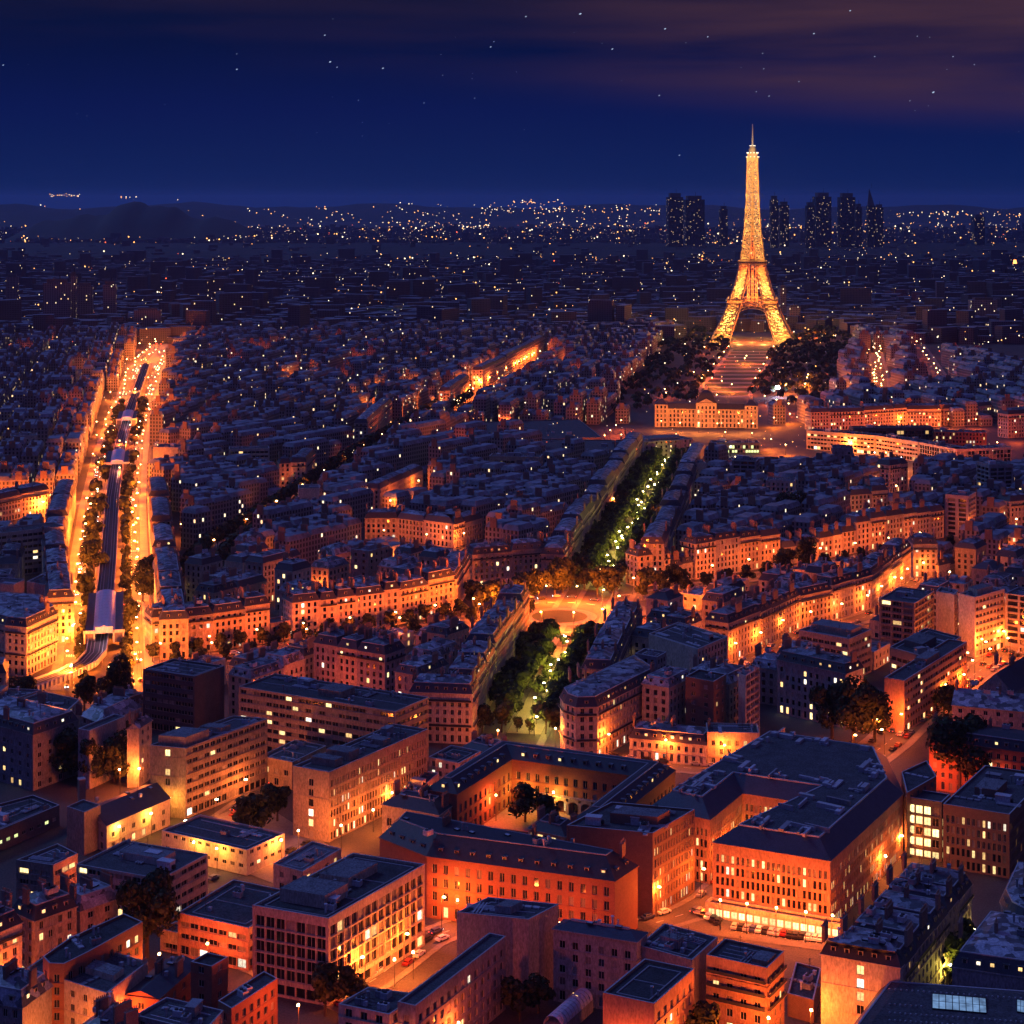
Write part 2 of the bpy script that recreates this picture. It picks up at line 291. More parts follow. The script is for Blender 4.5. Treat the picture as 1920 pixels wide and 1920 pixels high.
def facade(mb, wins, p, q, z0, z1, org, style, objs, facing, litf=1.0, litk=None):
    """one wall with recessed windows; panes go to wins (objects) or stay in the wall mesh"""
    L_ = (q-p).length; d = (q-p)/L_; n = Vector((d.y, -d.x)); s = ST.get(style)
    def P3(t, z, dep=0): v = p+d*t-n*dep; return (v.x, v.y, z)
    def Q(t0, t1, a, b, mi=0, dep=0): mb.poly([P3(t0, a, dep), P3(t1, a, dep), P3(t1, b, dep), P3(t0, b, dep)], mi)
    if not s or not facing or L_ < s['w']+1.0: return Q(0, L_, z0, z1)
    mg = .7; nc = max(1, int((L_-2*mg)/s['sp'])); st = (L_-2*mg)/nc; ww = s['w']*min(1.25, max(1, st/s['sp']))
    ww = min(ww, st-.15)
    rows = []; z = z0+s['g']
    if s['g'] > 2: rows.append((z0+.6, z0+s['g']-.9))
    while z+s['sill']+s['h'] < z1-.35 and len(rows) < 14: rows.append((z+s['sill'], z+s['sill']+s['h'])); z += s['fh']
    if not rows: return Q(0, L_, z0, z1)
    x = 0; dep = s['dep']
    for i in range(nc):
        c = mg+(i+.5)*st; a, b = c-ww/2, c+ww/2
        Q(x, a, z0, z1); x = b; zc = z0
        for (r0, r1) in rows:
            Q(a, b, zc, r0); zc = r1
            mb.poly([P3(a, r0), P3(a, r0, dep), P3(a, r1, dep), P3(a, r1)]); mb.poly([P3(b, r0, dep), P3(b, r0), P3(b, r1), P3(b, r1, dep)])
            mb.poly([P3(a, r0), P3(b, r0), P3(b, r0, dep), P3(a, r0, dep)]); mb.poly([P3(a, r1, dep), P3(b, r1, dep), P3(b, r1), P3(a, r1)])
            li = R.random() < s['lit']*litf*(2.2 if r0 < z0+1 else 1)
            k = (litk or litkind()) if li else ('blind' if R.random() < .2 else 'glass')
            if objs: wins.append((p+d*c-n*(dep-.09), n, r0, ww, r1-r0, k))
            else: Q(a, b, r0, r1, {'glass': 1, 'lit': 2, 'lit2': 3, 'lit3': 4, 'litg': 5, 'blind': 7}[k], dep)
        Q(a, b, zc, z1)
    Q(x, L_, z0, z1)
    if objs and s['fh'] < 5 and style not in ('grid', 'slit'):          # string courses at the storeys
        for zc in [z0+s['g']-.45]+[r[0]-.28 for r in rows[2::2]]:
            mb.poly([P3(0, zc, 0), P3(L_, zc, 0), P3(L_, zc, -.16), P3(0, zc, -.16)]); mb.poly([P3(0, zc, -.16), P3(L_, zc, -.16), P3(L_, zc+.2, -.16), P3(0, zc+.2, -.16)]); mb.poly([P3(0, zc+.2, -.16), P3(L_, zc+.2, -.16), P3(L_, zc+.2, 0), P3(0, zc+.2, 0)])
WM = lambda m: [M[m], M['glass'], M['lit'], M['lit2'], M['lit3'], M['litg'], M['cap'], M['blind']]
_sh = {}
def shared(key, fn):
    if key not in _sh: _sh[key] = fn()
    return _sh[key]
def dormer_mesh(k):
    b = MB(); b.box((0, .75, 0), (1.3, 1.9, 1.75), 0, 0); b.box((0, .7, 1.75), (1.6, 2.2, .14), 0, 2); b.poly([(-.45, -.215, .35), (.45, -.215, .35), (.45, -.215, 1.55), (-.45, -.215, 1.55)], 1)
    return b.mesh('dormer', [M['stone2'], M[k], M['zinc']])
def chim_mesh(v):
    b = MB(); ln = (2.4, 3.6, 5.0)[v]; b.box((0, 0, -1.5), (.75, ln, 4.0), 0, 0); b.box((0, 0, 2.5), (.95, ln+.2, .15), 0, 0)
    k = int(ln/.55)
    for i in range(k): b.cyl((0, -ln/2+.35+i*(ln-.7)/max(1, k-1), 2.65), .15, .75, 6, 1)
    return b.mesh('chimney', [M['chim'], M['redw']])
def unit_mesh(v):
    b = MB()
    if v == 0: b.box((0, 0, 0), (2.6, 1.8, 1.5), 0, 0); b.cyl((-.6, 0, 1.5), .5, .25, 10, 1); b.cyl((.6, 0, 1.5), .5, .25, 10, 1)
    elif v == 1: b.box((0, 0, 0), (4.6, 2.6, 2.3), 0, 0); b.box((0, 0, 2.3), (4.9, 2.9, .15), 0, 0); b.box((2.6, 0, .3), (.8, 1.2, 1.0), 0, 1)
    elif v == 2:
        for i in range(3): b.box((0, i*.9, .25), (7.5, .35, .35), 0, 0)
        for x in (-3, 0, 3): b.box((x, .9, 0), (.15, 2.4, .25), 0, 1)
    elif v == 3: b.cyl((0, 0, 0), .3, 2.0, 8, 0); b.cyl((0, 0, 2.0), .5, .3, 8, 0); b.cyl((1.4, .4, 0), .25, 1.4, 8, 0)
    elif v == 5:
        b.cyl((0, 0, 0), .06, 4.2, 5, 1); [b.bar((-.7+.1*j, 0, 2.8+.45*j), (.7-.1*j, 0, 2.8+.45*j), .06, 1) for j in range(3)]; b.box((1.2, .4, 0), (.9, .9, 1.1), 0, 0)
    elif v == 6:
        for i in range(4): b.box((i*2.2-3.3, 0, 0), (1.7, 1.3, .4), 0, 0)
    else:
        b.box((0, 0, 0), (1.8, 1.2, .35), 0, 1); b.poly([(-.8, -.5, .37), (.8, -.5, .37), (.8, .5, .42), (-.8, .5, .42)], 0)
    return b.mesh('rooftop_unit', [M['unit'], M['iron']])
stats = dict(win=0)
def building(name, label, P, h, wall='stone', style='haus', roof='mansard', rmat=None, near=None, edges=None, group=None, cat='building', litf=1.0, cornice=True, balcony=(), z0=0.0, pent=(), clutter=None, maxwin=100, ridge=None, dorm=True, chims=None, litk=None, occm=True, margin=.04, steep=(1.5, 3.4, 3.6, 1.3)):
    P = ccw(P)
    markb(P)
    if occm: mark(inset(P, -1.5))
    P = inset(P, margin)
    k = len(P); cen = sum(P, Vector((0, 0)))/k; dist = cen.length
    near = dist < 740 if near is None else near
    root = empty(name, (cen.x, cen.y, z0)); tag(root, label, cat, group)
    P = [p-cen for p in P]; cm_ = -cen
    wb = MB(); wins = []; fac = []
    zt = h
    for i in range(k):
        p, q = P[i], P[(i+1) % k]; d = (q-p).normalized(); n = Vector((d.y, -d.x)); mid = (p+q)/2
        cosv = n.dot((cm_-mid).normalized()); facing = cosv > -.12; fac.append(cosv)
        sty = edges.get(i, style) if edges else style
        facade(wb, wins, p, q, 0, zt, cen, sty, near and cosv > .04, facing, litf, litk)
    if roof == 'flat':
        I = inset(P, .4)
        for i in range(k):
            p, q, a, b = P[i], P[(i+1) % k], I[i], I[(i+1) % k]
            wb.poly([(p.x, p.y, zt), (q.x, q.y, zt), (b.x, b.y, zt), (a.x, a.y, zt)], 6); wb.poly([(a.x, a.y, zt), (b.x, b.y, zt), (b.x, b.y, zt-.7), (a.x, a.y, zt-.7)], 0)
    if cornice and roof != 'flat':
        O = inset(P, -.35)
        for i in range(k):
            p, q, a, b = P[i], P[(i+1) % k], O[i], O[(i+1) % k]
            wb.poly([(p.x, p.y, zt-.35), (q.x, q.y, zt-.35), (b.x, b.y, zt-.3), (a.x, a.y, zt-.3)][::-1], 0); wb.poly([(a.x, a.y, zt-.3), (b.x, b.y, zt-.3), (b.x, b.y, zt), (a.x, a.y, zt)], 0); wb.poly([(a.x, a.y, zt), (b.x, b.y, zt), (q.x, q.y, zt), (p.x, p.y, zt)], 0)
    wb.build('wall', WM(wall), root)
    # balconies: slab and dark railing along the street fronts
    for bz in balcony:
        bb = MB(); zb = h-bz
        for i in range(k):
            if fac[i] > .05 and (P[(i+1) % k]-P[i]).length > 5:
                p, q = P[i], P[(i+1) % k]; d = (q-p).normalized(); n = Vector((d.y, -d.x)); c = (p+q)/2+n*.42; ln = (q-p).length-.5; a = math.atan2(d.y, d.x)
                bb.box((c.x, c.y, zb), (ln, .78, .18), a, 0); c2 = c+n*.32; bb.box((c2.x, c2.y, zb+.18), (ln, .06, .85), a, 1)
        if bb.v: bb.build('balcony', [M[wall], M['iron']], root)
    # roof
    rb = MB(); top = h
    if roof == 'flat':
        I = inset(P, .38); rb.poly([(p.x, p.y, zt-.68) for p in I], 0); top = zt-.68
        if dist < 900 and k == 4 and min((P[1]-P[0]).length, (P[2]-P[1]).length) > 9 and R.random() < .7:      # pale kerbs on the roof
            J = inset(P, R.uniform(2.0, 3.0))
            for i in range(4):
                if R.random() < .8: rb.bar((J[i].x, J[i].y, top+.12), (J[(i+1) % 4].x, J[(i+1) % 4].y, top+.12), .28, 1)
            for t in ((.33, .66) if R.random() < .5 else (.5,)):
                a, c = J[1]+(J[2]-J[1])*t, J[0]+(J[3]-J[0])*t; rb.bar((a.x, a.y, top+.1), (c.x, c.y, top+.1), .22, 1)
        RO = rb.build('roof', [M[rmat or 'flat'], M['cap']], root)
    elif roof in ('mansard', 'hip'):
        if roof == 'mansard': a1, z1, a2, z2 = steep
        else: a1, z1 = steep[:2]; a2 = z2 = 0
        O = inset(P, -.25); I1 = inset(P, a1)
        def ring(A, za, B, zb, mi):
            for i in range(k):
                p, q, a, b = A[i], A[(i+1) % k], B[i], B[(i+1) % k]; rb.poly([(p.x, p.y, za), (q.x, q.y, za), (b.x, b.y, zb), (a.x, a.y, zb)], mi)
        ring(O, h+.01, I1, h+z1, 0)
        if a2:
            I2 = inset(P, a1+a2); ring(I1, h+z1, I2, h+z1+z2, 1); rb.poly([(p.x, p.y, h+z1+z2) for p in I2], 1); top = h+z1+z2
        else: rb.poly([(p.x, p.y, h+z1) for p in I1], 1); top = h+z1
        rm = {'zinc': ['slate', 'zinc'], 'slate': ['slate', 'slate'], 'metal': ['metal', 'flat'], 'allzinc': ['zinc', 'zinc'], 'court': ['slate', 'slate']}[rmat or 'zinc']
        if dist < 980:
            for i in range(k): a, b = I1[i], I1[(i+1) % k]; rb.bar((a.x, a.y, h+z1+.05), (b.x, b.y, h+z1+.05), .3 if rmat != 'metal' else .45, 2)
        RO = rb.build('roof', [M[rm[0]], M[rm[1]], M['cap']], root)
    elif roof == 'gable':                      # P has four corners; the ridge runs along its longer side
        O = inset(P, -.3); l0 = (O[1]-O[0]).length; l1 = (O[2]-O[1]).length
        if l0 < l1: O = O[1:]+O[:1]
        rh = ridge or .38*min(l0, l1); m1, m2 = (O[1]+O[2])/2, (O[3]+O[0])/2
        e = lambda p, z: (p.x, p.y, z)
        rb.poly([e(O[0], h), e(O[1], h), e(m1, h+rh), e(m2, h+rh)]); rb.poly([e(O[2], h), e(O[3], h), e(m2, h+rh), e(m1, h+rh)])
        RO = rb.build('roof', [M[rmat or 'zinc']], root)
        gb = MB(); gb.poly([e(P[1], h), e(P[2], h), e((P[1]+P[2])/2, h+rh*.96)] if l0 >= l1 else [e(P[2], h), e(P[3], h), e((P[2]+P[3])/2, h+rh*.96)]); gb.poly([e(P[3], h), e(P[0], h), e((P[3]+P[0])/2, h+rh*.96)] if l0 >= l1 else [e(P[0], h), e(P[1], h), e((P[0]+P[1])/2, h+rh*.96)])
        gb.build('gable', [M[wall]], root); top = h+rh
    # windows as parts
    wins.sort(key=lambda t: -t[2]) if len(wins) > maxwin else None
    rest = MB()
    for j, (c, n, z, ww, hh, kd) in enumerate(wins):
        rz = math.atan2(n.y, n.x)+PI/2
        if j < maxwin: inst('window', win_mesh(ww, hh, kd), (c.x, c.y, z), rz, root); stats['win'] += 1
        else:
            d = Vector((-n.y, n.x)); a, b = c-d*ww/2, c+d*ww/2
            rest.poly([(a.x, a.y, z), (b.x, b.y, z), (b.x, b.y, z+hh), (a.x, a.y, z+hh)], {'glass': 0, 'lit': 1, 'lit2': 2, 'lit3': 3, 'litg': 4, 'blind': 5}[kd])
    if rest.v: tag(rest.build('more_windows', [M['glass'], M['lit'], M['lit2'], M['lit3'], M['litg'], M['blind']], root), kind='stuff')
    # dormers
    if ((roof == 'mansard' and dorm) or dorm == 'hip') and dist < 1050:
        sp = 4.6 if dorm == 'hip' else ST['haus']['sp']*(1.2 if near else 1.5)
        for i in range(k):
            p, q = P[i], P[(i+1) % k]; ln = (q-p).length
            if fac[i] < .1 or ln < 5: continue
            d = (q-p)/ln; n = Vector((d.y, -d.x)); nn = int((ln-2.6)/sp); rz = math.atan2(n.y, n.x)+PI/2
            for j in range(nn):
                c = p+d*(1.3+(j+.5)*(ln-2.6)/nn)-n*(1.5 if dorm == 'hip' else .55); kd = litkind() if R.random() < .16*litf else 'glass'
                inst('dormer', shared(('d', kd), lambda: dormer_mesh(kd)), (c.x, c.y, h+.45), rz, RO)
    # chimneys on the party walls
    nch = chims if chims is not None else (0 if roof == 'flat' else (3 if dist < 950 else 2 if dist < 1150 else 1))
    if nch and k >= 4:
        o = max(range(k), key=lambda i: fac[i]); p, q = P[o], P[(o+1) % k]; d = (q-p).normalized(); n = Vector((d.y, -d.x)); ln = (q-p).length
        dp = max(abs((x-p).dot(n)) for x in P)
        for j in range(nch):
            t = .7 if j == 0 else (ln-.7 if j == 1 else ln*(j-1)/(nch-1)+R.uniform(-1, 1))
            c = p+d*t-n*dp*R.uniform(.35, .62); v = R.choice((0, 1, 1, 2) if dp > 10 else (0, 0, 1))
            inst('chimney', shared(('c', v), lambda: chim_mesh(v)), (c.x, c.y, top), math.atan2(d.y, d.x), RO)
    # plant and skylights on the roof
    A_ = abs(area(P)); nu = int(clutter*1.7) if clutter is not None else (int(min(14, A_/50)) if roof == 'flat' else (5 if near else 3 if dist < 1000 else 0))
    for j in range(nu):
        for _ in range(8):
            a = R.choice(P)*R.uniform(.15, .72)+R.choice(P)*R.uniform(0, .25)
            if inpoly(inset(P, 2.5), np.array(a.x), np.array(a.y)): break
        else: continue
        v = R.choice((0, 0, 1, 2, 3, 3, 5, 5, 6)) if roof == 'flat' else R.choice((4, 4, 3, 0, 5))
        d = (P[1]-P[0]); inst('rooftop_unit', shared(('u', v), lambda: unit_mesh(v)), (a.x, a.y, top+(.02 if roof == 'flat' else .05)), math.atan2(d.y, d.x)+(PI/2 if R.random() < .3 else 0), RO)
    for (u0, u1, v0, v1, ph) in pent:
        e1, e2 = P[1]-P[0], P[3]-P[0]; g = lambda u, v: P[0]+e1*u+e2*v
        b = MB(); b.prism([g(u0, v0), g(u1, v0), g(u1, v1), g(u0, v1)] if area([g(u0, v0), g(u1, v0), g(u1, v1), g(u0, v1)]) > 0 else [g(u0, v0), g(u0, v1), g(u1, v1), g(u1, v0)], top, top+ph, 0, 1); b.build('penthouse', [M[wall], M['flat2']], root)
    return root
ORD = ['first', 'second', 'third', 'fourth', 'fifth', 'sixth', 'seventh', 'eighth', 'ninth', 'tenth', 'eleventh', 'twelfth', 'thirteenth', 'fourteenth']
NHOUSE = [0]
KEEP = []
def row(phrase, base, n, h, dep=12.0, side=1, wall=None, style='haus', roof='mansard', litf=1.0, end='left', jit=1.2, **kw):
    kw.setdefault('group', 'houses in '+phrase)
    """a terrace: base is the foot of its street front in photograph pixels; side=1 puts the depth to the left of the walking direction"""
    if not isinstance(base[0], Vector): KEEP.append(base)
    pts = [p if isinstance(p, Vector) else W(*p) for p in base]; ls = [(b-a).length for a, b in zip(pts, pts[1:])]; tot = sum(ls)
    def at(t):
        for a, b, l in zip(pts, pts[1:], ls):
            if t <= l+1e-6: return a+(b-a)*(t/l)
            t -= l
        return pts[-1]
    dirs = [(b-a).normalized() for a, b in zip(pts, pts[1:])]; ends = [sum(ls[:i+1]) for i in range(len(ls))]
    def nrm(t):
        L90 = lambda d: Vector((-d.y, d.x))
        for i, e in enumerate(ends[:-1]):
            if abs(t-e) < .02: m = L90(dirs[i])+L90(dirs[i+1]); return m*(2/m.dot(m))*side
        i = next((i for i, e in enumerate(ends) if t <= e+.02), len(ls)-1); return L90(dirs[i])*side
    cuts = [0.0]; brk = [sum(ls[:i]) for i in range(1, len(ls))]
    for i in range(1, n):
        t = tot*(i+R.uniform(-.18, .18))/n
        for b in brk:
            if abs(t-b) < tot/n*.55: t = b
        cuts.append(t)
    for b in brk:
        if all(abs(b-c) > .5 for c in cuts): cuts.append(b)
    cuts = sorted(set(round(c, 3) for c in cuts))+[tot]
    for i, (a, b) in enumerate(zip(cuts, cuts[1:])):
        p, q = at(a), at(b); P = [p, q, q+nrm(b)*dep, p+nrm(a)*dep]
        hh = h+R.uniform(-jit, jit)
        building('apartment_house', f"{ORD[i] if i < 14 else 'last'} house from {end} in {phrase}", P, hh, wall or R.choice(['stone', 'stone', 'stone2', 'render']), style, roof, litf=litf, balcony=(3.3,) if hh > 14 and R.random() < .8 else (), **kw); NHOUSE[0] += 1

# ------------------------------------------------------------------ ground, roads
def sheet(name, P, z, m, kind='structure'):
    b = MB(); b.poly([(p[0], p[1], z) for p in P]); o = b.build(name, [M[m]]); return tag(o, kind=kind)
sheet('ground', [(-26000, -60), (26000, -60), (26000, 50000), (-26000, 50000)], 0, 'ground')
def vec(pts): return [p if isinstance(p, Vector) else W(*p) for p in pts]
def offs(pts, d):
    o = []
    for i, p in enumerate(pts):
        a = (pts[i]-pts[i-1]).normalized() if i else (pts[1]-pts[0]).normalized(); b = (pts[i+1]-pts[i]).normalized() if i < len(pts)-1 else a
        m = Vector((-a.y, a.x))+Vector((-b.y, b.x)); o.append(p+m*(2*d/m.dot(m)))
    return o
def along(pts, sp, start=0.0):
    o = []; t = start
    for a, b in zip(pts, pts[1:]):
        l = (b-a).length
        while t < l: o.append((a+(b-a)*(t/l), (b-a).normalized())); t += sp
        t -= l
    return o
_rz = [0.02]
def ribbon(name, pts, w0, w1, z, m, walls=0):
    A, B = offs(pts, w1), offs(pts, w0); b = MB()
    for i in range(len(pts)-1):
        q = [(B[i].x, B[i].y, z), (B[i+1].x, B[i+1].y, z), (A[i+1].x, A[i+1].y, z), (A[i].x, A[i].y, z)]; b.poly(q[::-1] if w1 < w0 else q)
        if walls:
            for E in (A, B): b.poly([(E[i].x, E[i].y, z-walls), (E[i+1].x, E[i+1].y, z-walls), (E[i+1].x, E[i+1].y, z), (E[i].x, E[i].y, z)])
    return tag(b.build(name, [M[m]]), kind='structure')
def road(name, pts, wd, side=3.0, extra=1.0, mk=True):
    pts = vec(pts); _rz[0] += .004
    ribbon(name, pts, -wd/2, wd/2, _rz[0], 'asphalt')
    for s in (1, -1): ribbon('pavement', pts, s*wd/2, s*(wd/2+side), _rz[0]+.13, 'pave', .13)
    k = wd/2+side+extra; mark(offs(pts, k)+offs(pts, -k)[::-1])
    return pts
AV0, AV1 = Vector((3, 702)), Vector((122, 1427)); AVD = (AV1-AV0).normalized(); AVN = Vector((-AVD.y, AVD.x))
def AV(D, off=0.0): return AV0+AVD*((D-702)/AVD.y)-AVN*off                     # a point of the tree avenue; off > 0 lies to the right
BV = [Vector((-140, 640)), Vector((-166, 740)), Vector((-184, 814)), Vector((-232, 1040)), Vector((-274, 1240)), Vector((-325, 1500)), Vector((-372, 1762)), Vector((-458, 2267)), Vector((-510, 2697))]
BVS = [Vector((-176, 780))]+BV[2:]
sheet('boulevard', offs(BVS, 21)+offs(BVS, -21)[::-1], .05, 'asphalt'); mark(offs(BVS, 23)+offs(BVS, -23)[::-1])
for s in (1, -1): ribbon('pavement', BVS, s*18.0, s*22.5, .19, 'pave', .13)
ribbon('median', BVS, -7.5, 7.5, .19, 'pave', .13)
road('avenue_left_lane', [AV(690, -13.5), AV(1460, -13.5)], 7, 3.0); road('avenue_right_lane', [AV(690, 13.5), AV(1460, 13.5)], 7, 3.0)
sheet('avenue_garden', [AV(712, -6.8), AV(712, 6.8), AV(850, 6.8), AV(850, -6.8)], .06, 'gravel'); sheet('avenue_garden', [AV(985, -6.8), AV(985, 6.8), AV(1455, 6.8), AV(1455, -6.8)], .06, 'gravel')
mark([AV(690, -19), AV(690, 19), AV(1460, 19), AV(1460, -19)])
pc = Vector((24, 912)); rg = lambda r, k=40, sx=1.0: [pc+Vector((math.cos(2*PI*i/k)*r*sx, math.sin(2*PI*i/k)*r)) for i in range(k)]
sheet('roundabout', rg(50), .10, 'asphalt'); mark(rg(54))
b = MB(); b.prism(rg(19), .10, .25, 0); tag(b.build('roundabout_island', [M['pave']]), kind='structure')
b = MB(); b.prism(rg(14), .25, .30, 0); tag(b.build('roundabout_lawn', [M['lawn']]), kind='structure')
b = MB(); A, B = rg(33), rg(32.4)
for i in range(0, 40, 2): b.poly([(*B[i], .115), (*A[i], .115), (*A[i+1], .115), (*B[i+1], .115)])
tag(b.build('lane_markings', [M['paint']]), kind='structure')
ST4 = road('street', [(285, 1252), (550, 1212), (750, 1187), (880, 1163), (985, 1145)], 13, 3.5, 0)
ST5 = road('street', [(1175, 1122), (1310, 1100), (1470, 1072), (1610, 1050), (1780, 1022)], 12, 3, 0)
ST6 = road('street', [(1330, 1270), (1422, 1228), (1500, 1190), (1560, 1178), (1637, 1152), (1722, 1092), (1770, 1060)], 10, 3, 0)
ST7 = road('street', [(1600, 1440), (1665, 1392), (1705, 1352), (1830, 1262), (1930, 1200)], 13, 3, 0)
ST8 = road('street', [(905, 1418), (1050, 1413), (1180, 1430), (1420, 1452)], 9, 2.5, 0)
ST9 = road('street', [(470, 1800), (640, 1872), (700, 1838), (800, 1762), (880, 1730)], 9, 2, 0)
ST10 = road('street', [(1215, 1735), (1290, 1712), (1330, 1690), (1400, 1620)], 9, 2, 0)
ST11 = road('street', [(350, 1590), (445, 1522), (540, 1455)], 9, 2, 0)
ST12 = road('street', [(-60, 945), (60, 968), (140, 940)], 11, 3, 0)
ST13 = road('street', [(345, 1110), (420, 1035), (500, 985), (590, 925), (700, 850), (800, 790), (870, 750), (930, 710), (1010, 670)], 16, 4, 0)
ST14 = road('street', [(1655, 760), (1650, 700), (1640, 660)], 14, 4, 0); ST15 = road('street', [(1780, 750), (1755, 700), (1715, 640), (1690, 560)], 16, 4, 0)
sheet('car_park', [W(1290, 1700), W(1600, 1745), W(1590, 1790), W(1270, 1745)], .13, 'asphalt'); sheet('hospital_yard', [W(300, 1575), W(520, 1660), W(640, 1600), W(480, 1500)], .12, 'pave')
sheet('school_yard', [W(830, 1540), W(965, 1505), W(1150, 1520), W(1060, 1570)], .12, 'gravel')
sheet('courtyard', [W(1330, 1590), W(1400, 1560), W(1500, 1575), W(1430, 1600)], .12, 'pave')
for P in ([(700, 1830), (860, 1730), (800, 1715), (640, 1850)], [(300, 1575), (520, 1660), (640, 1600), (480, 1500)], [(1290, 1690), (1600, 1735), (1590, 1800), (1260, 1745)], [(0, 1470), (240, 1475), (240, 1420), (0, 1400)], [(1540, 1370), (1660, 1380), (1680, 1330), (1560, 1320)]):
    mark([W(*p) for p in P])
# lane and crossing marks on the boulevard
b = MB()
for off in (-12.8, 12.8):
    for p, d in along(offs(BVS, off), 9.0):
        if p.length > 1500: break
        n = Vector((-d.y, d.x))*.12; b.poly([(*(p-n), .062), (*(p+d*3.5-n), .062), (*(p+d*3.5+n), .062), (*(p+n), .062)])
for t in (.05, .30, .62):
    q = BVS[1]+(BVS[3]-BVS[1])*t; d = (BVS[3]-BVS[1]).normalized(); n = Vector((-d.y, d.x))
    for s in (1, -1):
        for i in range(9): c = q+n*s*(8.4+i*1.05); b.poly([(*(c-n*.3), .064), (*(c+d*4-n*.3), .064), (*(c+d*4+n*.3), .064), (*(c+n*.3), .064)])
for st in (ST4, ST5, ST6, ST7, ST8, ST9, ST10):
    for p, d in along(st, 7.5, 3): n = Vector((-d.y, d.x))*.09; b.poly([(*(p-n), .085), (*(p+d*3-n), .085), (*(p+d*3+n), .085), (*(p+n), .085)])
for i in range(16):
    A_, B_ = W(1372, 1740), W(1545, 1765); dr = (B_-A_).normalized(); nn = Vector((-dr.y, dr.x)); c = A_+(B_-A_)*(i/15); b.poly([(*(c-nn*2.4-dr*.06), .14), (*(c-nn*2.4+dr*.06), .14), (*(c+nn*2.4+dr*.06), .14), (*(c+nn*2.4-dr*.06), .14)])
tag(b.build('lane_markings', [M['paint']]), kind='structure')

# ------------------------------------------------------------------ the buildings one can point to
def B2(a, b, dep, side=1): 
    A, B = (p if isinstance(p, Vector) else W(*p) for p in (a, b)); d = (B-A).normalized(); n = Vector((-d.y, d.x))*side*dep; return [A, B, B+n, A+n]
def poly(h, *pts): return [W(x, y, h) for x, y in pts]
PL = 'plain'
# hospital slabs, left of the middle
building('office_block', 'long concrete slab block with stair window column in its end wall, beside the lit yard', R3((280, 1397), (348, 1403), (502, 1347), 24), 24, 'concrete', 'band', 'flat', edges={0: 'stair'}, pent=[(.1, .85, .06, .34, 3.6), (.2, .8, .5, .62, 2.2)], clutter=8, litf=.8)
building('office_block', 'wide banded slab block across the back of the hospital yard, with blue roof sheet', R3((447, 1287), (741, 1334), (804, 1307), 24), 24, 'concrete', 'band', 'flat', pent=[(.45, .6, .3, .7, 2.5)], clutter=12, litf=1.3)
building('office_block', 'second long concrete slab with ribbon windows, right of the hospital yard', R3((549, 1436), (617, 1448), (802, 1367), 23), 23, 'concrete', 'slit', 'flat', edges={0: 'stair'}, pent=[(.15, .8, .12, .2, 2.4), (.15, .8, .26, .36, 2.8), (.3, .8, .6, .68, 2)], clutter=10, litf=.9)
building('office_block', 'dark banded block with plain pink end wall behind the hospital slab', R3((268, 1254), (365, 1268), (421, 1248), 24), 24, 'dark', 'band', 'flat', edges={1: PL}, clutter=5, litf=1.2)
building('hospital_link', 'low orange link building between the two hospital slabs', R3((488, 1417), (548, 1429), (612, 1398), 10), 10, 'concrete', 'haus2', 'flat', clutter=3)
building('pavilion', 'low building with yellow floodlit front and wide flat roof in the hospital yard', R3((303, 1557), (463, 1594), (534, 1562), 8), 8, 'white', 'shed', 'flat', rmat='flat', clutter=2, litk='lit2')
building('hall', 'long low hall with dark pitched roof and yellow floodlit wall', R3((150, 1522), (200, 1548), (319, 1497), 9), 9, 'white', 'few', 'gable', rmat='slate', ridge=3.2, chims=0)
building('stair_tower', 'square stair tower at the near end of the floodlit hall', R3((125, 1512), (158, 1523), (189, 1509), 14), 14, 'concrete', PL, 'flat', clutter=0)
b = MB(); p = W(153, 1541); b.box((0, 0, 0), (2.5, 2.5, 14.4), .5, 0, taper=.85); b.box((0, 0, 14.4), (2.4, 2.4, .4), .5, 1); o = b.build('chimney_stack', [M['chim'], M['cap']], None, (*p, 0)); tag(o, 'free-standing square brick chimney behind the stair tower', 'chimney')
building('workshop', 'long low flat-roofed workshop with greenish lit ground floor at the left edge', poly(7, (-40, 1572), (112, 1509), (62, 1490), (-90, 1530)), 7, 'dark', 'shed', 'flat', clutter=6, litf=3, litk='litg')
building('apartment_block', 'dim purple apartment block with a few lit windows above the dark garden', R3((-60, 1345), (62, 1378), (146, 1350), 20), 20, 'render', 'few', 'mansard', litf=1.2)
building('apartment_block', 'grey windowless gable block right of the dark garden', R3((146, 1366), (168, 1370), (236, 1342), 21), 21, 'render', PL, 'flat', clutter=2)
building('apartment_house', 'narrow house with bright orange gable wall near the long hospital slab', R3((238, 1367), (261, 1366), (285, 1350), 21), 21, 'stone2', 'few', 'gable', edges={0: PL}, ridge=2)
building('depot', 'large blue zinc hipped roof with pale raised skylights below the metro bend', poly(17, (150, 1341), (193, 1358), (266, 1325), (224, 1300)), 17, 'render', 'few', 'hip', rmat='allzinc', steep=(4, 3.5, 0, 0), clutter=4)
building('apartment_block', 'black flat-roofed block with pale roof outline beside the blue zinc roof', poly(17, (22, 1337), (122, 1336), (150, 1311), (82, 1296), (22, 1316)), 17, 'stone', 'haus', 'flat', clutter=4)
building('apartment_block', 'flat block with pale roof box at the left edge under the curving viaduct', poly(17, (-60, 1322), (20, 1313), (78, 1293), (-20, 1288)), 17, 'render', 'haus', 'flat', pent=[(.3, .6, .3, .7, 2.5)])
building('office_block', 'pink banded office with white roof-edge outline left of the floodlit pavilion', R3((143, 1620), (302, 1648), (390, 1601), 14), 14, 'white', 'band', 'flat', clutter=6, pent=[(.25, .75, .45, .75, 2.2)])
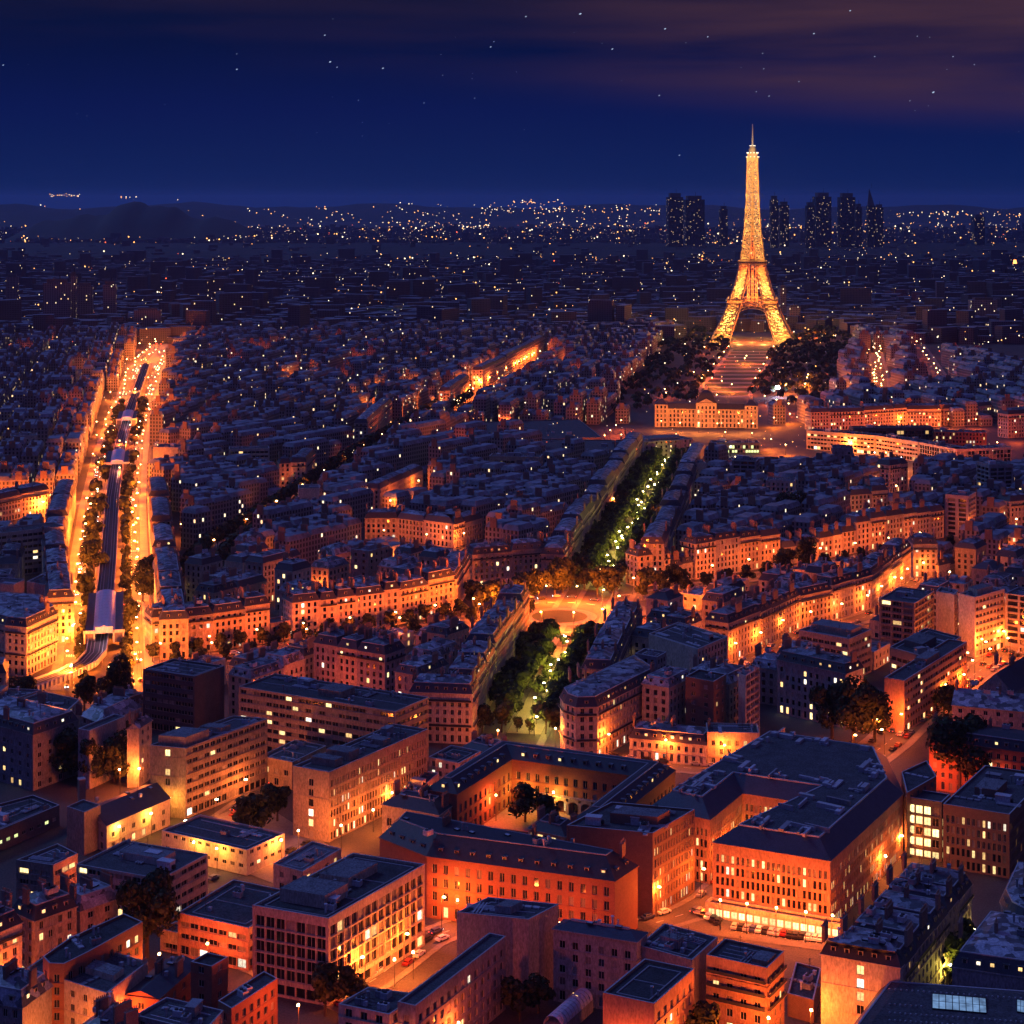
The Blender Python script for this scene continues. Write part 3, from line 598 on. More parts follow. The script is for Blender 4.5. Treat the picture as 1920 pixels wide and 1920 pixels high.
building('office_block', 'lower flat roof with sunken centre joined to the pink banded office', poly(12, (30, 1612), (100, 1622), (146, 1600), (108, 1581)), 12, 'concrete', 'band', 'flat', clutter=2)
building('office_tower', 'large gridded office with pale grid front and dark roof, front left of centre', R3((473, 1697), (616, 1722), (797, 1620), 23), 23, 'stone', 'grid', 'flat', pent=[(.15, .75, .15, .38, 3.5), (.2, .6, .5, .8, 2.6)], clutter=12, maxwin=100, litf=.8)
building('office_annex', 'low flat annex with white kerb lines left of the large gridded office', R3((333, 1711), (466, 1740), (566, 1675), 12), 12, 'redw', 'band', 'flat', clutter=3)
building('colonnade', 'low orange open terrace in front of the flat annex', R3((300, 1742), (462, 1776), (490, 1760), 6), 6, 'stone2', 'loggia', 'flat', clutter=1)
building('corner_house', 'orange corner building with dark flat roof and arched yellow windows, bottom left', R3((50, 1815), (200, 1862), (278, 1803), 15), 15, 'stone2', 'few', 'flat', edges={1: PL}, clutter=3, litf=3, pent=[(.55, .9, .35, .6, 1.6)])
building('apartment_block', 'long block with rounded dark roof end and red lit side, above the corner building', poly(19, (80, 1793), (92, 1806), (120, 1807), (165, 1785), (268, 1728), (232, 1712), (130, 1758)), 19, 'brick', 'haus2', 'flat', clutter=3)
building('apartment_house', 'orange mansard house cut by the left edge, beside the pink terrace', R2((-60, 1772), (42, 1729), 13, 19), 19, 'stone2', 'haus', 'mansard', balcony=(3.2,))
building('apartment_house', 'pink dormered house between the orange house and the round dark tree', R2((65, 1727), (144, 1699), 11, 17), 17, 'stone', 'haus', 'mansard')
building('apartment_house', 'dark ochre house with small blue roof next to the pink dormered house', R2((150, 1709), (222, 1684), 11, 14), 14, 'stone', 'few', 'hip', rmat='allzinc')
building('apartment_house', 'grey house with red gable and blue roof in the bottom left corner', R3((-60, 1872), (42, 1890), (98, 1848), 14), 14, 'render', 'haus', 'mansard', edges={1: PL}, rmat='allzinc')
building('stair_tower', 'small red square tower with flat cap between long dark roofs', R3((357, 1803), (397, 1812), (428, 1794), 17), 17, 'brick', 'few', 'flat', clutter=0)
building('low_wing', 'long dark pitched roof running left from the small red tower', R3((231, 1865), (297, 1873), (374, 1806), 11), 11, 'brick', 'few', 'gable', rmat='slate', ridge=1.6)
building('low_wing', 'broad flat dark roof with red wall right of the small red tower', R3((408, 1876), (434, 1891), (521, 1834), 12), 12, 'brick', 'haus', 'flat', clutter=3)
building('apartment_house', 'house with bright blue hipped roof at the bottom edge', poly(11, (135, 1935), (214, 1878), (262, 1903), (190, 1965)), 11, 'render', 'few', 'hip', rmat='allzinc', steep=(5, 3, 0, 0))
building('apartment_house', 'flat roofed house with white coping at the bottom edge right of the blue roof', poly(11, (252, 1903), (312, 1869), (420, 1894), (382, 1935)), 11, 'render', 'haus', 'flat', clutter=4)
# brick school round its courtyard
h = 16; c1, c2, c3 = W(857, 1489, h), W(960, 1423, h), W(1183, 1454, h); e = (c1-c2).normalized(); g = (c3-c2).normalized(); c4 = c3+e*48; t = 11.5
o1 = c1-g*t; o2 = c2-e*t-g*t; o3 = c3-e*t+g*t; o4 = c4+g*t
sch = building('brick_school', 'red brick school wings with dark roofs round a courtyard with arcade', [o1, c1, c2, c3, c4, o4, o3, o2], h, 'brick', 'school', 'mansard', rmat='slate', steep=(4.4, 3.4, 1.2, .3), dorm='hip', chims=0, clutter=0, near=True)
b = MB(); mid = c2+(c3-c2)*.5; d = g; n = Vector((d.y, -d.x)); az = math.atan2(d.y, d.x); off = sch.location
for i in range(8):                                     # arcade: projecting piers and round arches over a lit passage
    c = c2+g*(3+i*4.6)+n*.9; c = Vector((c.x-off.x, c.y-off.y))
    b.box((c.x, c.y, 0), (1.0, 1.7, 4.6), az, 0)
    if i < 7:
        for a in range(6):
            a0, a1 = PI*a/6, PI*(a+1)/6; m = c+g*2.3; p0, p1 = m+g*-1.85*math.cos(a0), m+g*-1.85*math.cos(a1)
            b.poly([(*(p0+n*.8), 3.0+1.7*math.sin(a0)), (*(p1+n*.8), 3.0+1.7*math.sin(a1)), (*(p1+n*.8), 5.6), (*(p0+n*.8), 5.6)])
c = c2+g*19.1+n*.9; b.box((c.x-off.x, c.y-off.y, 5.6), (36, 1.8, .3), az, 0); b.build('arcade', [M['stone2']], sch)
building('school_pavilion', 'small hipped pavilion with five tall windows at the near end of the school', R3((716, 1508), (823, 1528), (856, 1504), 12), 12, 'stone2', 'school', 'hip', rmat='slate', steep=(4.5, 2.6, 0, 0), near=True)
building('brick_institute', 'red brick building with huge dark hipped roof and orange window front, bottom centre', poly(18, (712, 1570), (800, 1605), (1153, 1652), (1196, 1623), (745, 1537)), 18, 'brick', 'school', 'hip', rmat='slate', steep=(5.2, 5.0, 0, 0), clutter=6, near=True, dorm='hip', edges={0: PL, 2: PL}, litf=.5)
building('school_pavilion', 'small pavilion with a row of lit windows behind the huge dark roof', R3((990, 1553), (1059, 1569), (1086, 1545), 14.5), 14.5, 'stone2', 'lit', 'hip', rmat='slate', steep=(3, 2, 0, 0), litf=.45, near=True)
building('office_block', 'dark office with white roof-edge lines right of the school courtyard', R3((1062, 1547), (1224, 1562), (1303, 1517), 25), 25, 'brown', 'slit', 'flat', edges={0: PL}, pent=[(.35, .9, .3, .6, 3)], clutter=10, litf=1.2)
# grey modern group, bottom centre
building('office_block', 'square grey block with skylights topping the bottom centre group', R3((856, 1710), (991, 1724), (1048, 1695), 22), 22, 'render', PL, 'flat', clutter=4, pent=[(.4, .62, .3, .7, 2)])
building('office_block', 'long grey wing with pink patch running to the bottom edge from the square grey block', R3((745, 1878), (779, 1886), (949, 1755), 19), 19, 'render', 'haus2', 'flat', clutter=2)
building('apartment_block', 'salmon fronted block with dark roof garden at the bottom edge', poly(17, (634, 1882), (730, 1902), (788, 1864), (690, 1850)), 17, 'stone2', 'haus2', 'flat', clutter=4)
building('office_block', 'grey wing with paired windows facing the bottom centre garden', R3((1037, 1741), (1194, 1766), (1214, 1748), 19), 19, 'render', 'haus2', 'hip', rmat='metal', steep=(3.5, 1.6, 0, 0), chims=0)
building('apartment_block', 'orange corner block with blue flat roof and low parapet at the bottom edge', R3((1130, 1861), (1227, 1882), (1302, 1816), 19), 19, 'redw', 'haus2', 'flat', clutter=1, edges={0: PL})
building('apartment_block', 'orange block with dark balcony bands on rounded corner, bottom right of centre', R3((1324, 1790), (1438, 1815), (1471, 1783), 19), 19, 'redw', 'haus2', 'flat', balcony=(4.2, 7.6, 11), pent=[(.7, .95, .2, .7, 1.2)], clutter=2)
building('office_block', 'flat roof with plant between the grey paired-window wing and the orange balcony block', R3((1196, 1772), (1298, 1800), (1346, 1757), 17), 17, 'render', PL, 'flat', clutter=7, pent=[(.25, .6, .3, .5, 2.4)])
b = MB(); A, B, D_, E_ = R3((1018, 1915), (1052, 1922), (1112, 1868), 4)
for i in range(11):
    for j in range(8):
        q = lambda u, v: (*(A+(B-A)*(.5-.5*math.cos(PI*v))+(D_-B)*u), 3.2+2.6*math.sin(PI*v))
        b.poly([q(i/11+.006, j/8), q((i+1)/11-.006, j/8), q((i+1)/11-.006, (j+1)/8), q(i/11+.006, (j+1)/8)], 0)
b.prism([A, B, D_, E_], 0, 3.2, 1); o = b.build('glass_gallery', [M['sroof'], M['render']]); tag(o, 'barrel-vaulted glass gallery with ribs at the bottom edge', 'glass gallery'); mark([A, B, D_, E_])
# government complex with slanted metal roofs
h = 20; pts = poly(h, (1222, 1511), (1331, 1537), (1392, 1487), (1497, 1503), (1336, 1579), (1557, 1614), (1693, 1488), (1662, 1421), (1430, 1385))
gov = building('government_complex', 'large complex with slanted dark metal roofs round a lit court, striped orange front', pts, h, 'redw', 'slit', 'mansard', rmat='metal', steep=(5.0, 4.5, .6, .05), dorm=False, chims=0, clutter=0, litf=2.2, near=True, maxwin=100)
off = gov.location; I = inset([Vector((p.x-off.x, p.y-off.y)) for p in pts], 6.8); rr = random.Random(3); nd_ = 0
while nd_ < 98:
    k = rr.randrange(9); a = I[k]+(I[(k+1) % 9]-I[k])*rr.random()+Vector((rr.uniform(-1, 1), rr.uniform(-1, 1)))*4
    if not inpoly(I, np.array(a.x), np.array(a.y)): continue
    d = (I[1]-I[0]).normalized() if rr.random() < .5 else (I[2]-I[1]).normalized(); ln = rr.choice((1.5, 3, 5, 8)); b = MB(); b.box((a.x, a.y, h+4.6), (ln, rr.choice((.5, .8, 1.6)), rr.uniform(.5, 1.7)), math.atan2(d.y, d.x), 0); b.build('roof_duct', [M[rr.choice(('unit', 'unit', 'cap'))]], gov); nd_ += 1
building('entrance_gallery', 'low glowing entrance gallery along the foot of the striped orange front', R3((1322, 1690), (1578, 1733), (1588, 1724), 4.5), 4.5, 'stone2', 'lit', 'flat', clutter=0, litf=.6, near=True, litk='lit2')
building('office_block', 'striped brown office with lit roof lantern at the right edge', R3((1768, 1507), (1893, 1527), (1965, 1452), 20), 20, 'brown', 'slit', 'flat', clutter=10, near=True, pent=[(.25, .6, .35, .6, 2.4)])
building('glass_link', 'yellow lit glass link between the slanted metal roofs and the striped brown office', R3((1696, 1493), (1766, 1504), (1782, 1489), 19), 19, 'dark', 'lit', 'flat', clutter=0, litf=.9, near=True, litk='lit2')
building('brick_house', 'narrow red lit brick house standing behind the yellow glass link', poly(21, (1700, 1487), (1756, 1455), (1738, 1425), (1690, 1447)), 21, 'brick', 'few', 'flat', clutter=1)
r0 = [W(1694, 1812, 20), W(1822, 1655, 20)]
row('the dark mansard terrace with skylights, bottom right', r0, 5, 20, 18, 1, 'stone', 'haus', litf=.7, end='near', jit=.6)
building('apartment_house', 'house with broad orange gable wall and a column of round windows, bottom right', R3((1539, 1788), (1688, 1814), (1694, 1808), 21), 21, 'stone2', 'few', 'mansard', edges={0: 'stair'}, chims=1)
hall = building('exhibition_hall', 'large dark curved hall roof with bright glass panels in the bottom right corner', poly(15, (1592, 1935), (1657, 1850), (1990, 1875), (1990, 1990), (1600, 1985)), 15, 'dark', PL, 'mansard', rmat='metal', steep=(2.2, 2.2, 3, .9), dorm=False, chims=0, clutter=0)
for (x0, x1, y0, y1) in ((1748, 1850, 1862, 1889), (1907, 1960, 1873, 1895)):
    b = MB(); off = hall.location; q = [W(x0, y1, 18.6), W(x1, y1+9, 18.6), W(x1, y0+6, 18.6), W(x0, y0, 18.6)]; q = [Vector((p.x-off.x, p.y-off.y)) for p in q]
    b.prism(ccw(q), 18.0, 18.45, 0, 0); e1, e2 = q[1]-q[0], q[3]-q[0]
    for i in range(8):
        for j in range(2): b.poly([(*(q[0]+e1*(u/8+.008)+e2*(v/2+.02)), 18.46) for u, v in ((i, j), (i+.88, j), (i+.88, j+.94), (i, j+.94))], 1)
    b.build('skylight', [M['iron'], M['skyl']], hall)
b = MB(); b.cyl((0, 0, 0), .22, .35, 6); stm = b.mesh('roof_stud', [M['cap']])
for (y0, n) in ((1856, 24), (1884, 12), (1900, 26), (1914, 26)):
    for i in range(n):
        x = 1668+i*10.4*(26/n if n > 20 else 1)*.95
        if y0 == 1884 and 1735 < x < 1860: continue
        q = W(x, y0+(x-1668)*.07, 18.1); v = Vector((q.x-hall.location.x, q.y-hall.location.y)); inst('roof_stud', stm, (v.x, v.y, 18.1), 0, hall)
building('apartment_house', 'brown house with tall chimneys above the dark curved hall, right edge', poly(19, (1785, 1812), (1990, 1842), (1990, 1750), (1850, 1728)), 19, 'render', PL, 'mansard', chims=4, clutter=4)
building('corner_house', 'rounded dark corner house at the right edge below the striped brown office', poly(20, (1876, 1690), (1888, 1716), (1915, 1730), (1990, 1738), (1990, 1640), (1900, 1636)), 20, 'render', 'haus', 'mansard')
building('school_wing', 'long dim pink building with many dormers beside the big tree, right edge', R2((1742, 1385), (1960, 1416), 15, 18), 18, 'brick', 'haus', 'mansard', rmat='slate')
building('covered_market', 'long building with shining blue zinc gable roof, right edge', R3((1785, 1322), (1960, 1338), (1968, 1310), 14), 14, 'stone', 'few', 'gable', ridge=4)
building('chapel', 'dark steep triangular roof at the right edge beyond the orange crossing', R3((1835, 1290), (1900, 1300), (1960, 1262), 14), 14, 'render', PL, 'gable', rmat='slate', ridge=7)
# blocks along the lit streets, right half
building('office_block', 'striped red office with blank end wall above the orange crossing', R3((1658, 1270), (1696, 1276), (1813, 1203), 21), 21, 'redw', 'band', 'flat', edges={0: PL}, clutter=8, litf=.8, pent=[(.2, .8, .4, .6, 2.4)])
building('apartment_tower', 'tall pink modern tower with blank pillars and cluttered roof, right edge', R3((1797, 1112), (1828, 1120), (1884, 1104), 28), 28, 'stone2', 'band', 'flat', edges={0: PL}, clutter=10, pent=[(.2, .8, .2, .7, 3)], near=True)
building('apartment_tower', 'narrow orange tower left of the tall pink tower', R3((1755, 1108), (1789, 1115), (1797, 1106), 27), 27, 'stone2', 'loggia', 'flat', edges={0: PL}, clutter=2)
building('apartment_tower', 'dark tower with pale corner pillars and recessed floors below the orange street corner', R3((1648, 1122), (1715, 1131), (1752, 1108), 27), 27, 'concrete', 'loggia', 'flat', clutter=5, near=True)
building('apartment_tower', 'dim modern tower cut by the right edge', R2((1884, 1112), (1960, 1122), 18, 27), 27, 'render', 'loggia', 'flat', clutter=4)
building('office_block', 'grey stepped office with broad bands beside the orange street, right of centre', R3((1498, 1181), (1592, 1198), (1634, 1180), 19), 19, 'concrete', 'band', 'flat', clutter=6, pent=[(.1, .9, .3, .8, 2.8)], near=True)
building('office_block', 'dark flat block with raised box roof between the grey stepped office and red striped office', R3((1668, 1213), (1735, 1232), (1802, 1194), 20), 20, 'dark', 'band', 'flat', clutter=7, pent=[(.2, .7, .2, .6, 3)])
building('apartment_house', 'dark house with warm lit upper windows, right of the white gridded block', R2((1457, 1236), (1586, 1263), 13, 22), 22, 'render', 'haus', 'mansard', litf=2.5)
building('apartment_block', 'white gridded narrow block with balconies, right of centre', R3((1384, 1262), (1398, 1267), (1425, 1250), 27), 27, 'white', 'loggia', 'flat', clutter=3, near=True)
building('apartment_block', 'dark brown windowless block behind the low orange terrace', R3((1285, 1268), (1338, 1278), (1362, 1264), 25), 25, 'brown', 'few', 'flat', clutter=2)
building('apartment_block', 'block with large blank pinkish wall and red window front behind the avenue corner', R3((1216, 1188), (1308, 1217), (1364, 1193), 24), 24, 'stone', 'haus', 'flat', edges={0: PL}, clutter=8)
building('apartment_house', 'grey lilac house with pale window strips behind the avenue corner house', R3((1190, 1225), (1232, 1232), (1250, 1222), 24), 24, 'render', 'haus', 'flat')
building('corner_house', 'orange rounded corner house with mansard at the near right end of the tree avenue', poly(20, (1050, 1306), (1058, 1318), (1080, 1326), (1120, 1325), (1232, 1268), (1190, 1240)), 20, 'stone2', 'haus', 'mansard', balcony=(3.4, 13), near=True)
building('corner_house', 'orange mansard house at the near left end of the tree avenue', B2((768, 1391), (886, 1396), 15), 19.5, 'stone2', 'haus', 'mansard', balcony=(3.4, 13), near=True)
building('terrace_house', 'low ochre lit house with white dormers in front of the avenue', B2((1180, 1423), (1325, 1438), 12), 8, 'stone2', 'haus', 'mansard', near=True)
building('terrace_house', 'taller ochre lit house with red gable right of the low dormered house', B2((1326, 1438), (1424, 1440), 12), 13, 'stone2', 'haus', 'flat', near=True)
building('annex', 'low orange annex with flat roof between hospital slab and school', R3((803, 1419), (860, 1431), (902, 1408), 11), 11, 'stone2', 'haus', 'flat', clutter=2)
building('annex', 'small orange annex touching the dark school roof by the avenue', R3((868, 1400), (926, 1414), (955, 1396), 9), 9, 'stone2', 'haus', 'hip', rmat='slate', steep=(2.5, 1.6, 0, 0))
building('annex', 'low house with pale striped roof right of the floodlit pavilion', R3((512, 1619), (568, 1634), (640, 1591), 8), 8, 'stone2', 'few', 'flat', rmat='flat2', clutter=2)
building('low_wing', 'low dark roof in the court right of the orange balcony block', R3((1476, 1862), (1526, 1875), (1540, 1815), 6), 6, 'brown', PL, 'flat', clutter=3)
building('annex', 'long low ochre annex along the foot of the second hospital slab', R3((745, 1488), (772, 1493), (823, 1449), 8), 8, 'stone2', 'few', 'flat', clutter=1)
building('apartment_block', 'large white gridded block at the end of the red terrace, right edge', R3((1772, 926), (1816, 930), (1830, 922), 26), 26, 'white', 'loggia', 'flat', clutter=2, near=False)
building('apartment_block', 'grey banded slab block at the left edge beside the boulevard', R2((-60, 1006), (122, 986), 16, 25), 25, 'white', 'band', 'flat', clutter=5, near=False)
building('apartment_block', 'plain purple block at the left edge below the grey banded slab', R3((-30, 1092), (26, 1097), (46, 1086), 25), 25, 'render', PL, 'flat')
building('apartment_block', 'lilac block with pink balconies at the left kerb of the boulevard', R3((50, 1090), (84, 1096), (121, 1078), 23), 23, 'render', 'loggia', 'flat', edges={0: PL})
building('corner_house', 'big orange rounded corner house where the viaduct bends, left edge', poly(22, (-60, 1150), (10, 1172), (50, 1176), (107, 1150), (80, 1128), (-60, 1120)), 22, 'stone2', 'haus', 'mansard', balcony=(3.4, 13), near=True)

# larger blocks and sheds among the farther roofs
far_b = [('office_block', 'grey banded office slab standing alone among the roofs left of the far avenue', B2((917, 914), (1013, 916), 16), 23, 'concrete', 'band', 'flat'), ('depot', 'huge dark flat-roofed sheds left of the golden school', [W(880, 812), W(1085, 806), W(1128, 842), W(858, 850)], 10, 'dark', PL, 'flat'), ('depot', 'second dark shed below the huge dark sheds', [W(1010, 850), W(1180, 852), W(1185, 885), W(1030, 884)], 12, 'dark', 'shed', 'flat'),
 ('apartment_block', 'plain purple block rising right of the metro boulevard', B2((287, 906), (334, 907), 18), 27, 'white', PL, 'flat'), ('apartment_block', 'pale slab with blank end left of the metro boulevard', B2((20, 880), (70, 878), 16), 26, 'white', 'few', 'flat'), ('apartment_block', 'tall grey block behind the finned hall right of the avenue', B2((1372, 935), (1418, 937), 18), 27, 'render', 'loggia', 'flat'), ('apartment_block', 'pale block with rows of windows right of the far avenue', B2((1436, 968), (1490, 970), 16), 24, 'white', 'haus', 'flat'), ('apartment_block', 'blue grey block beside the far end of the avenue', B2((1285, 935), (1325, 934), 16), 25, 'white', PL, 'flat'), ('apartment_block', 'long pale block above the red terrace, right', B2((1560, 905), (1600, 906), 18), 26, 'render', 'few', 'flat'), ('apartment_block', 'dark tall block at the right edge above the white gridded block', B2((1855, 960), (1900, 958), 18), 32, 'render', 'loggia', 'flat'), ('apartment_block', 'pale block standing in the roofs left of centre', B2((560, 985), (600, 984), 16), 24, 'stone2', PL, 'flat'), ('apartment_block', 'long pale slab in the roofs right of the dark street trees', B2((430, 905), (505, 903), 15), 25, 'white', 'band', 'flat')]
for a in far_b: building(*a, near=False)

# ------------------------------------------------------------------ terraces along the streets
row('the orange terrace facing the junction right of the viaduct', [(284, 1233), (400, 1221), (506, 1205)], 4, 18, 14, 1)
row('the low orange link beside the junction terrace', [(507, 1204), (545, 1198)], 1, 8, 10, 1, roof='flat')
row('the orange street terrace left of the roundabout', [(548, 1197), (632, 1187), (750, 1171), (852, 1149)], 6, 18, 13, 1, wall='stone2')
row('the dim side street turning off beside the roundabout terrace', [(856, 1148), (882, 1102)], 2, 17, 12, 1, end='near')
row('the terrace behind the roundabout trees', [(886, 1103), (960, 1096), (1072, 1087)], 4, 19, 13, 1)
row('the terrace along the left side of the near tree avenue', [AV(716, -19.5), AV(858, -20.5)], 6, 20, 13, 1, end='near', wall='stone2', jit=3.4)
row('the terrace along the right side of the near tree avenue', [AV(735, 20), AV(850, 21)], 4, 20, 13, -1, end='near')
row('the terrace along the left side of the far tree avenue', [AV(978, -20), AV(1440, -20)], 13, 21, 13, 1, end='near', jit=3.4)
row('the terrace along the right side of the far tree avenue', [AV(990, 20), AV(1400, 20)], 10, 20, 13, -1, end='near', jit=3.4)
row('the red terrace right of the roundabout', [(1196, 1102), (1257, 1094)], 2, 17, 12, 1)
row('the low terrace beside the red terrace right of the roundabout', [(1259, 1094), (1300, 1086)], 2, 9, 11, 1)
row('the tall red terrace with pale dormers, right of the avenue', [(1304, 1087), (1463, 1060)], 4, 19, 13, 1)
row('the low red terrace beyond the tall red one', [(1466, 1060), (1535, 1050)], 3, 10, 12, 1)
row('the stepped red terrace running to the white gridded block', [(1537, 1049), (1605, 1037)], 3, 13, 12, 1)
row('the higher end of the stepped red terrace', [(1606, 1036), (1770, 1008)], 6, 18, 12, 1)
row('the orange terrace climbing the street right of centre', [(1366, 1243), (1425, 1218), (1500, 1179), (1560, 1165), (1635, 1141), (1708, 1084)], 11, 17, 12, 1)
row('the orange corner at the top of the climbing street', [(1712, 1083), (1758, 1083)], 1, 19, 14, 1)
row('the low bright terrace beyond the climbing street corner', [(1760, 1084), (1802, 1074)], 2, 7, 10, 1)
row('the bright terrace at the left edge beyond the slab', [(-50, 992), (40, 972), (92, 962)], 4, 16, 13, 1, wall='stone2')
row('the left kerb of the metro boulevard', [BV[2]+Vector((-24, 45)), BV[3]+Vector((-24, -5)), BV[4]+Vector((-24, -4))], 10, 19, 13, 1, end='near', jit=3.4)
row('the right kerb of the metro boulevard', [BV[2]+Vector((23, 12)), BV[3]+Vector((23, 5)), BV[4]+Vector((23, 5))], 10, 18, 13, -1, end='near', jit=3.4)
row('the narrow red terrace among the roofs, centre', [(712, 957), (793, 914)], 4, 14, 11, 1)
row('the winding red terrace among the roofs, centre', [(684, 1013), (745, 1013), (850, 1028), (905, 1010)], 5, 14, 12, 1)
row('the orange corner by the dark tree street', [(524, 921), (574, 919)], 2, 20, 12, 1); row('the orange corner flank by the dark tree street', [(575, 918), (592, 898)], 1, 20, 12, 1)
row('the red house group lit from below, far right', [(1594, 968), (1665, 962)], 2, 15, 12, 1); row('the red gable group, far right', [(1668, 925), (1702, 919)], 2, 20, 12, 1)
row('the right edge red terrace', [(1894, 992), (1960, 985)], 2, 18, 13, 1)
row('the front terrace between hospital slabs and the street', [(588, 1297), (722, 1322)], 3, 20, 14, 1)
row('the far orange street left of centre', [(690, 838), (735, 790)], 3, 20, 12, 1, end='near'); row('the far orange street bend', [(845, 775), (880, 745)], 2, 22, 12, 1, end='near'); row('the far orange street beyond the bend', [(905, 728), (950, 703), (1020, 662)], 6, 20, 12, 1, end='near')

# ------------------------------------------------------------------ park before the tower, kept free of houses
PK = [W(1140, 790), W(1450, 790), W(1540, 780), W(1600, 640), W(1590, 600), W(1290, 600)]
MIL = [W(1215, 803), W(1430, 806), W(1440, 770), W(1215, 770)]
UNE = [W(1200, 895), W(1200, 835), W(1500, 820), W(1900, 845), W(1900, 890), W(1640, 895)]
for P in (PK, MIL, UNE, [W(0, 0+640), W(300, 640), W(300, 612), W(0, 612)]): mark(P)
mark([W(*p) for p in ((1090, 800), (1920, 800), (1920, 905), (1200, 905), (1200, 850), (1090, 850))]); mark([W(*p) for p in ((0, 1320), (290, 1290), (290, 1235), (90, 1235))])

# ------------------------------------------------------------------ roofs in between: houses on a street grid turned like the real one
def bx(y): 
    for a, b_ in zip(BV, BV[1:]):
        if a.y <= y <= b_.y: return a.x+(b_.x-a.x)*(y-a.y)/(b_.y-a.y)
    return BV[-1].x if y > BV[-1].y else BV[0].x
def avx(y): return AV0.x+AVD.x/AVD.y*(y-AV0.y)
def region(x, y):
    if y > 560 and x < bx(y): return 'left'
    if x < avx(y): return 'mid' if y < 1500 else 'far'
    return 'right' if y < 1500 else 'farr'
ANG = {'left': 101, 'mid': 57, 'right': 57, 'far': 79, 'farr': 99}
cand = []
for rg_, an in ANG.items():
    u = Vector((math.cos(math.radians(an)), math.sin(math.radians(an)))); v = Vector((-u.y, u.x)); rr = random.Random(an)
    jit_ = {}
    for j in range(-60, 61):
        blk, pos = divmod(j, 4); dep = 12.0; jv = jit_.setdefault(blk, rr.uniform(-5, 5))
        offv = blk*58.0+(0, 12.6, 26.5, 39.1)[pos]+jv
        t = -400.0
        while t < 3600:
            wd = rr.uniform(13, 22) if (o0 := (Vector((0, 450))+u*t+v*offv).y) < 1320 else rr.choice((16, 22, 30, 42)); t2 = t+wd
            if rr.random() < .075: t = t2+rr.uniform(6, 12); continue
            o = Vector((0, 450)); p = o+u*t+v*offv
            if 430 < p.y < 2750 and abs(p.x) < .30*p.y+40 and region(p.x, p.y) == rg_:
                P = [p, p+u*(wd-.1), p+u*(wd-.1)+v*dep, p+v*dep]
                cand.append((p.y, P, rg_, rr.uniform(15.5, 22) if p.y < 1320 else rr.choice((7, 14, 18, 20, 22, 24, 27)), rr.random()))
            t = t2
cand.sort(key=lambda c: c[0])
LBL = {'left': ('grey roofed apartment house among the dim roofs left of the metro boulevard', 'dim houses left of the metro boulevard'),
       'mid': ('blue grey roofed apartment house in the dense roofs between metro boulevard and tree avenue', 'dense roofs between boulevard and avenue'),
       'right': ('blue grey roofed apartment house in the dense roofs right of the tree avenue', 'dense roofs right of the avenue')}
LBL['far'] = LBL['mid']; LBL['farr'] = LBL['right']
BUD = 272; far = []
KEEP += [[(980, 1228), (1135, 1228)], [(50, 1300), (285, 1290)], [(1650, 1370), (1695, 1355), (1850, 1250)], [(1640, 1190), (1900, 1190)], [(768, 1391), (886, 1396), (1050, 1396)]]
for (y, P, rg_, hh, q) in cand:
    if y < 690 or not free(P): continue
    df = max(p.y for p in P); x0_, x1_ = min(CX+p.x/p.y*F for p in P), max(CX+p.x/p.y*F for p in P)
    for poly_ in KEEP:                       # what stands in front of a lit street front is low
        for (ax_, ay_), (bx_, by_) in zip(poly_, poly_[1:]):
            if ax_ > bx_: ax_, ay_, bx_, by_ = bx_, by_, ax_, ay_
            if x1_ < ax_ or x0_ > bx_ or bx_-ax_ < 1: continue
            for xx in (max(x0_, ax_), min(x1_, bx_)):
                yy = ay_+(by_-ay_)*(xx-ax_)/(bx_-ax_)
                if (H*F)/(yy-HY) > df: hh = min(hh, H-(yy-3-HY)*df/F-(3.0 if q < .82 else .5))
    if hh < 3.2: continue
    if hh < 9: q = .9
    if NHOUSE[0] < BUD and y < 1320:
        st = q < .82
        building('apartment_house', LBL[rg_][0], P, hh, R.choice(['stone', 'render', 'stone', 'stone2', 'concrete', 'white']), 'haus' if st else 'few', 'mansard' if st else R.choice(['flat', 'hip', 'flat']), group=LBL[rg_][1], litf=.9, chims=1 if q < .5 else 2, rmat='allzinc' if q < .25 else 'zinc', clutter=2, dorm=y < 900, near=y < 620, steep=(1.5, R.uniform(2.6, 3.6), R.uniform(2.8, 4.2), R.uniform(.5, 1.6)) if st else (4.5, 3, 0, 0)); NHOUSE[0] += 1
    else: mark(P); markb(P); far.append((P, hh, q))
print('houses', NHOUSE[0], 'far', len(far), 'windows', stats['win'])
# everything beyond: one mass of roofs
b = MB()
for (P, hh, q) in far:
    P = inset(ccw(P), .05); I = inset(P, 1.5); z = hh+2.8
    for i in range(4):
        a, c, d, e = P[i], P[(i+1) % 4], I[(i+1) % 4], I[i]
        b.poly([(a.x, a.y, 0), (c.x, c.y, 0), (c.x, c.y, hh), (a.x, a.y, hh)], 0)
        b.poly([(a.x, a.y, hh), (c.x, c.y, hh), (d.x, d.y, z), (e.x, e.y, z)], 1)
    b.poly([(p.x, p.y, z) for p in I], 1)
    if q < .75:
        c = (P[0]+P[3])/2; a = math.atan2((P[3]-P[0]).y, (P[3]-P[0]).x); b.box((c.x, c.y, hh), (4.5, .9, 5.2+q), a, 2)
        c = (P[0]*.3+P[2]*.7); b.box((c.x, c.y, z), (2, 2, 1.2+q), a, 1)
rr = random.Random(21)
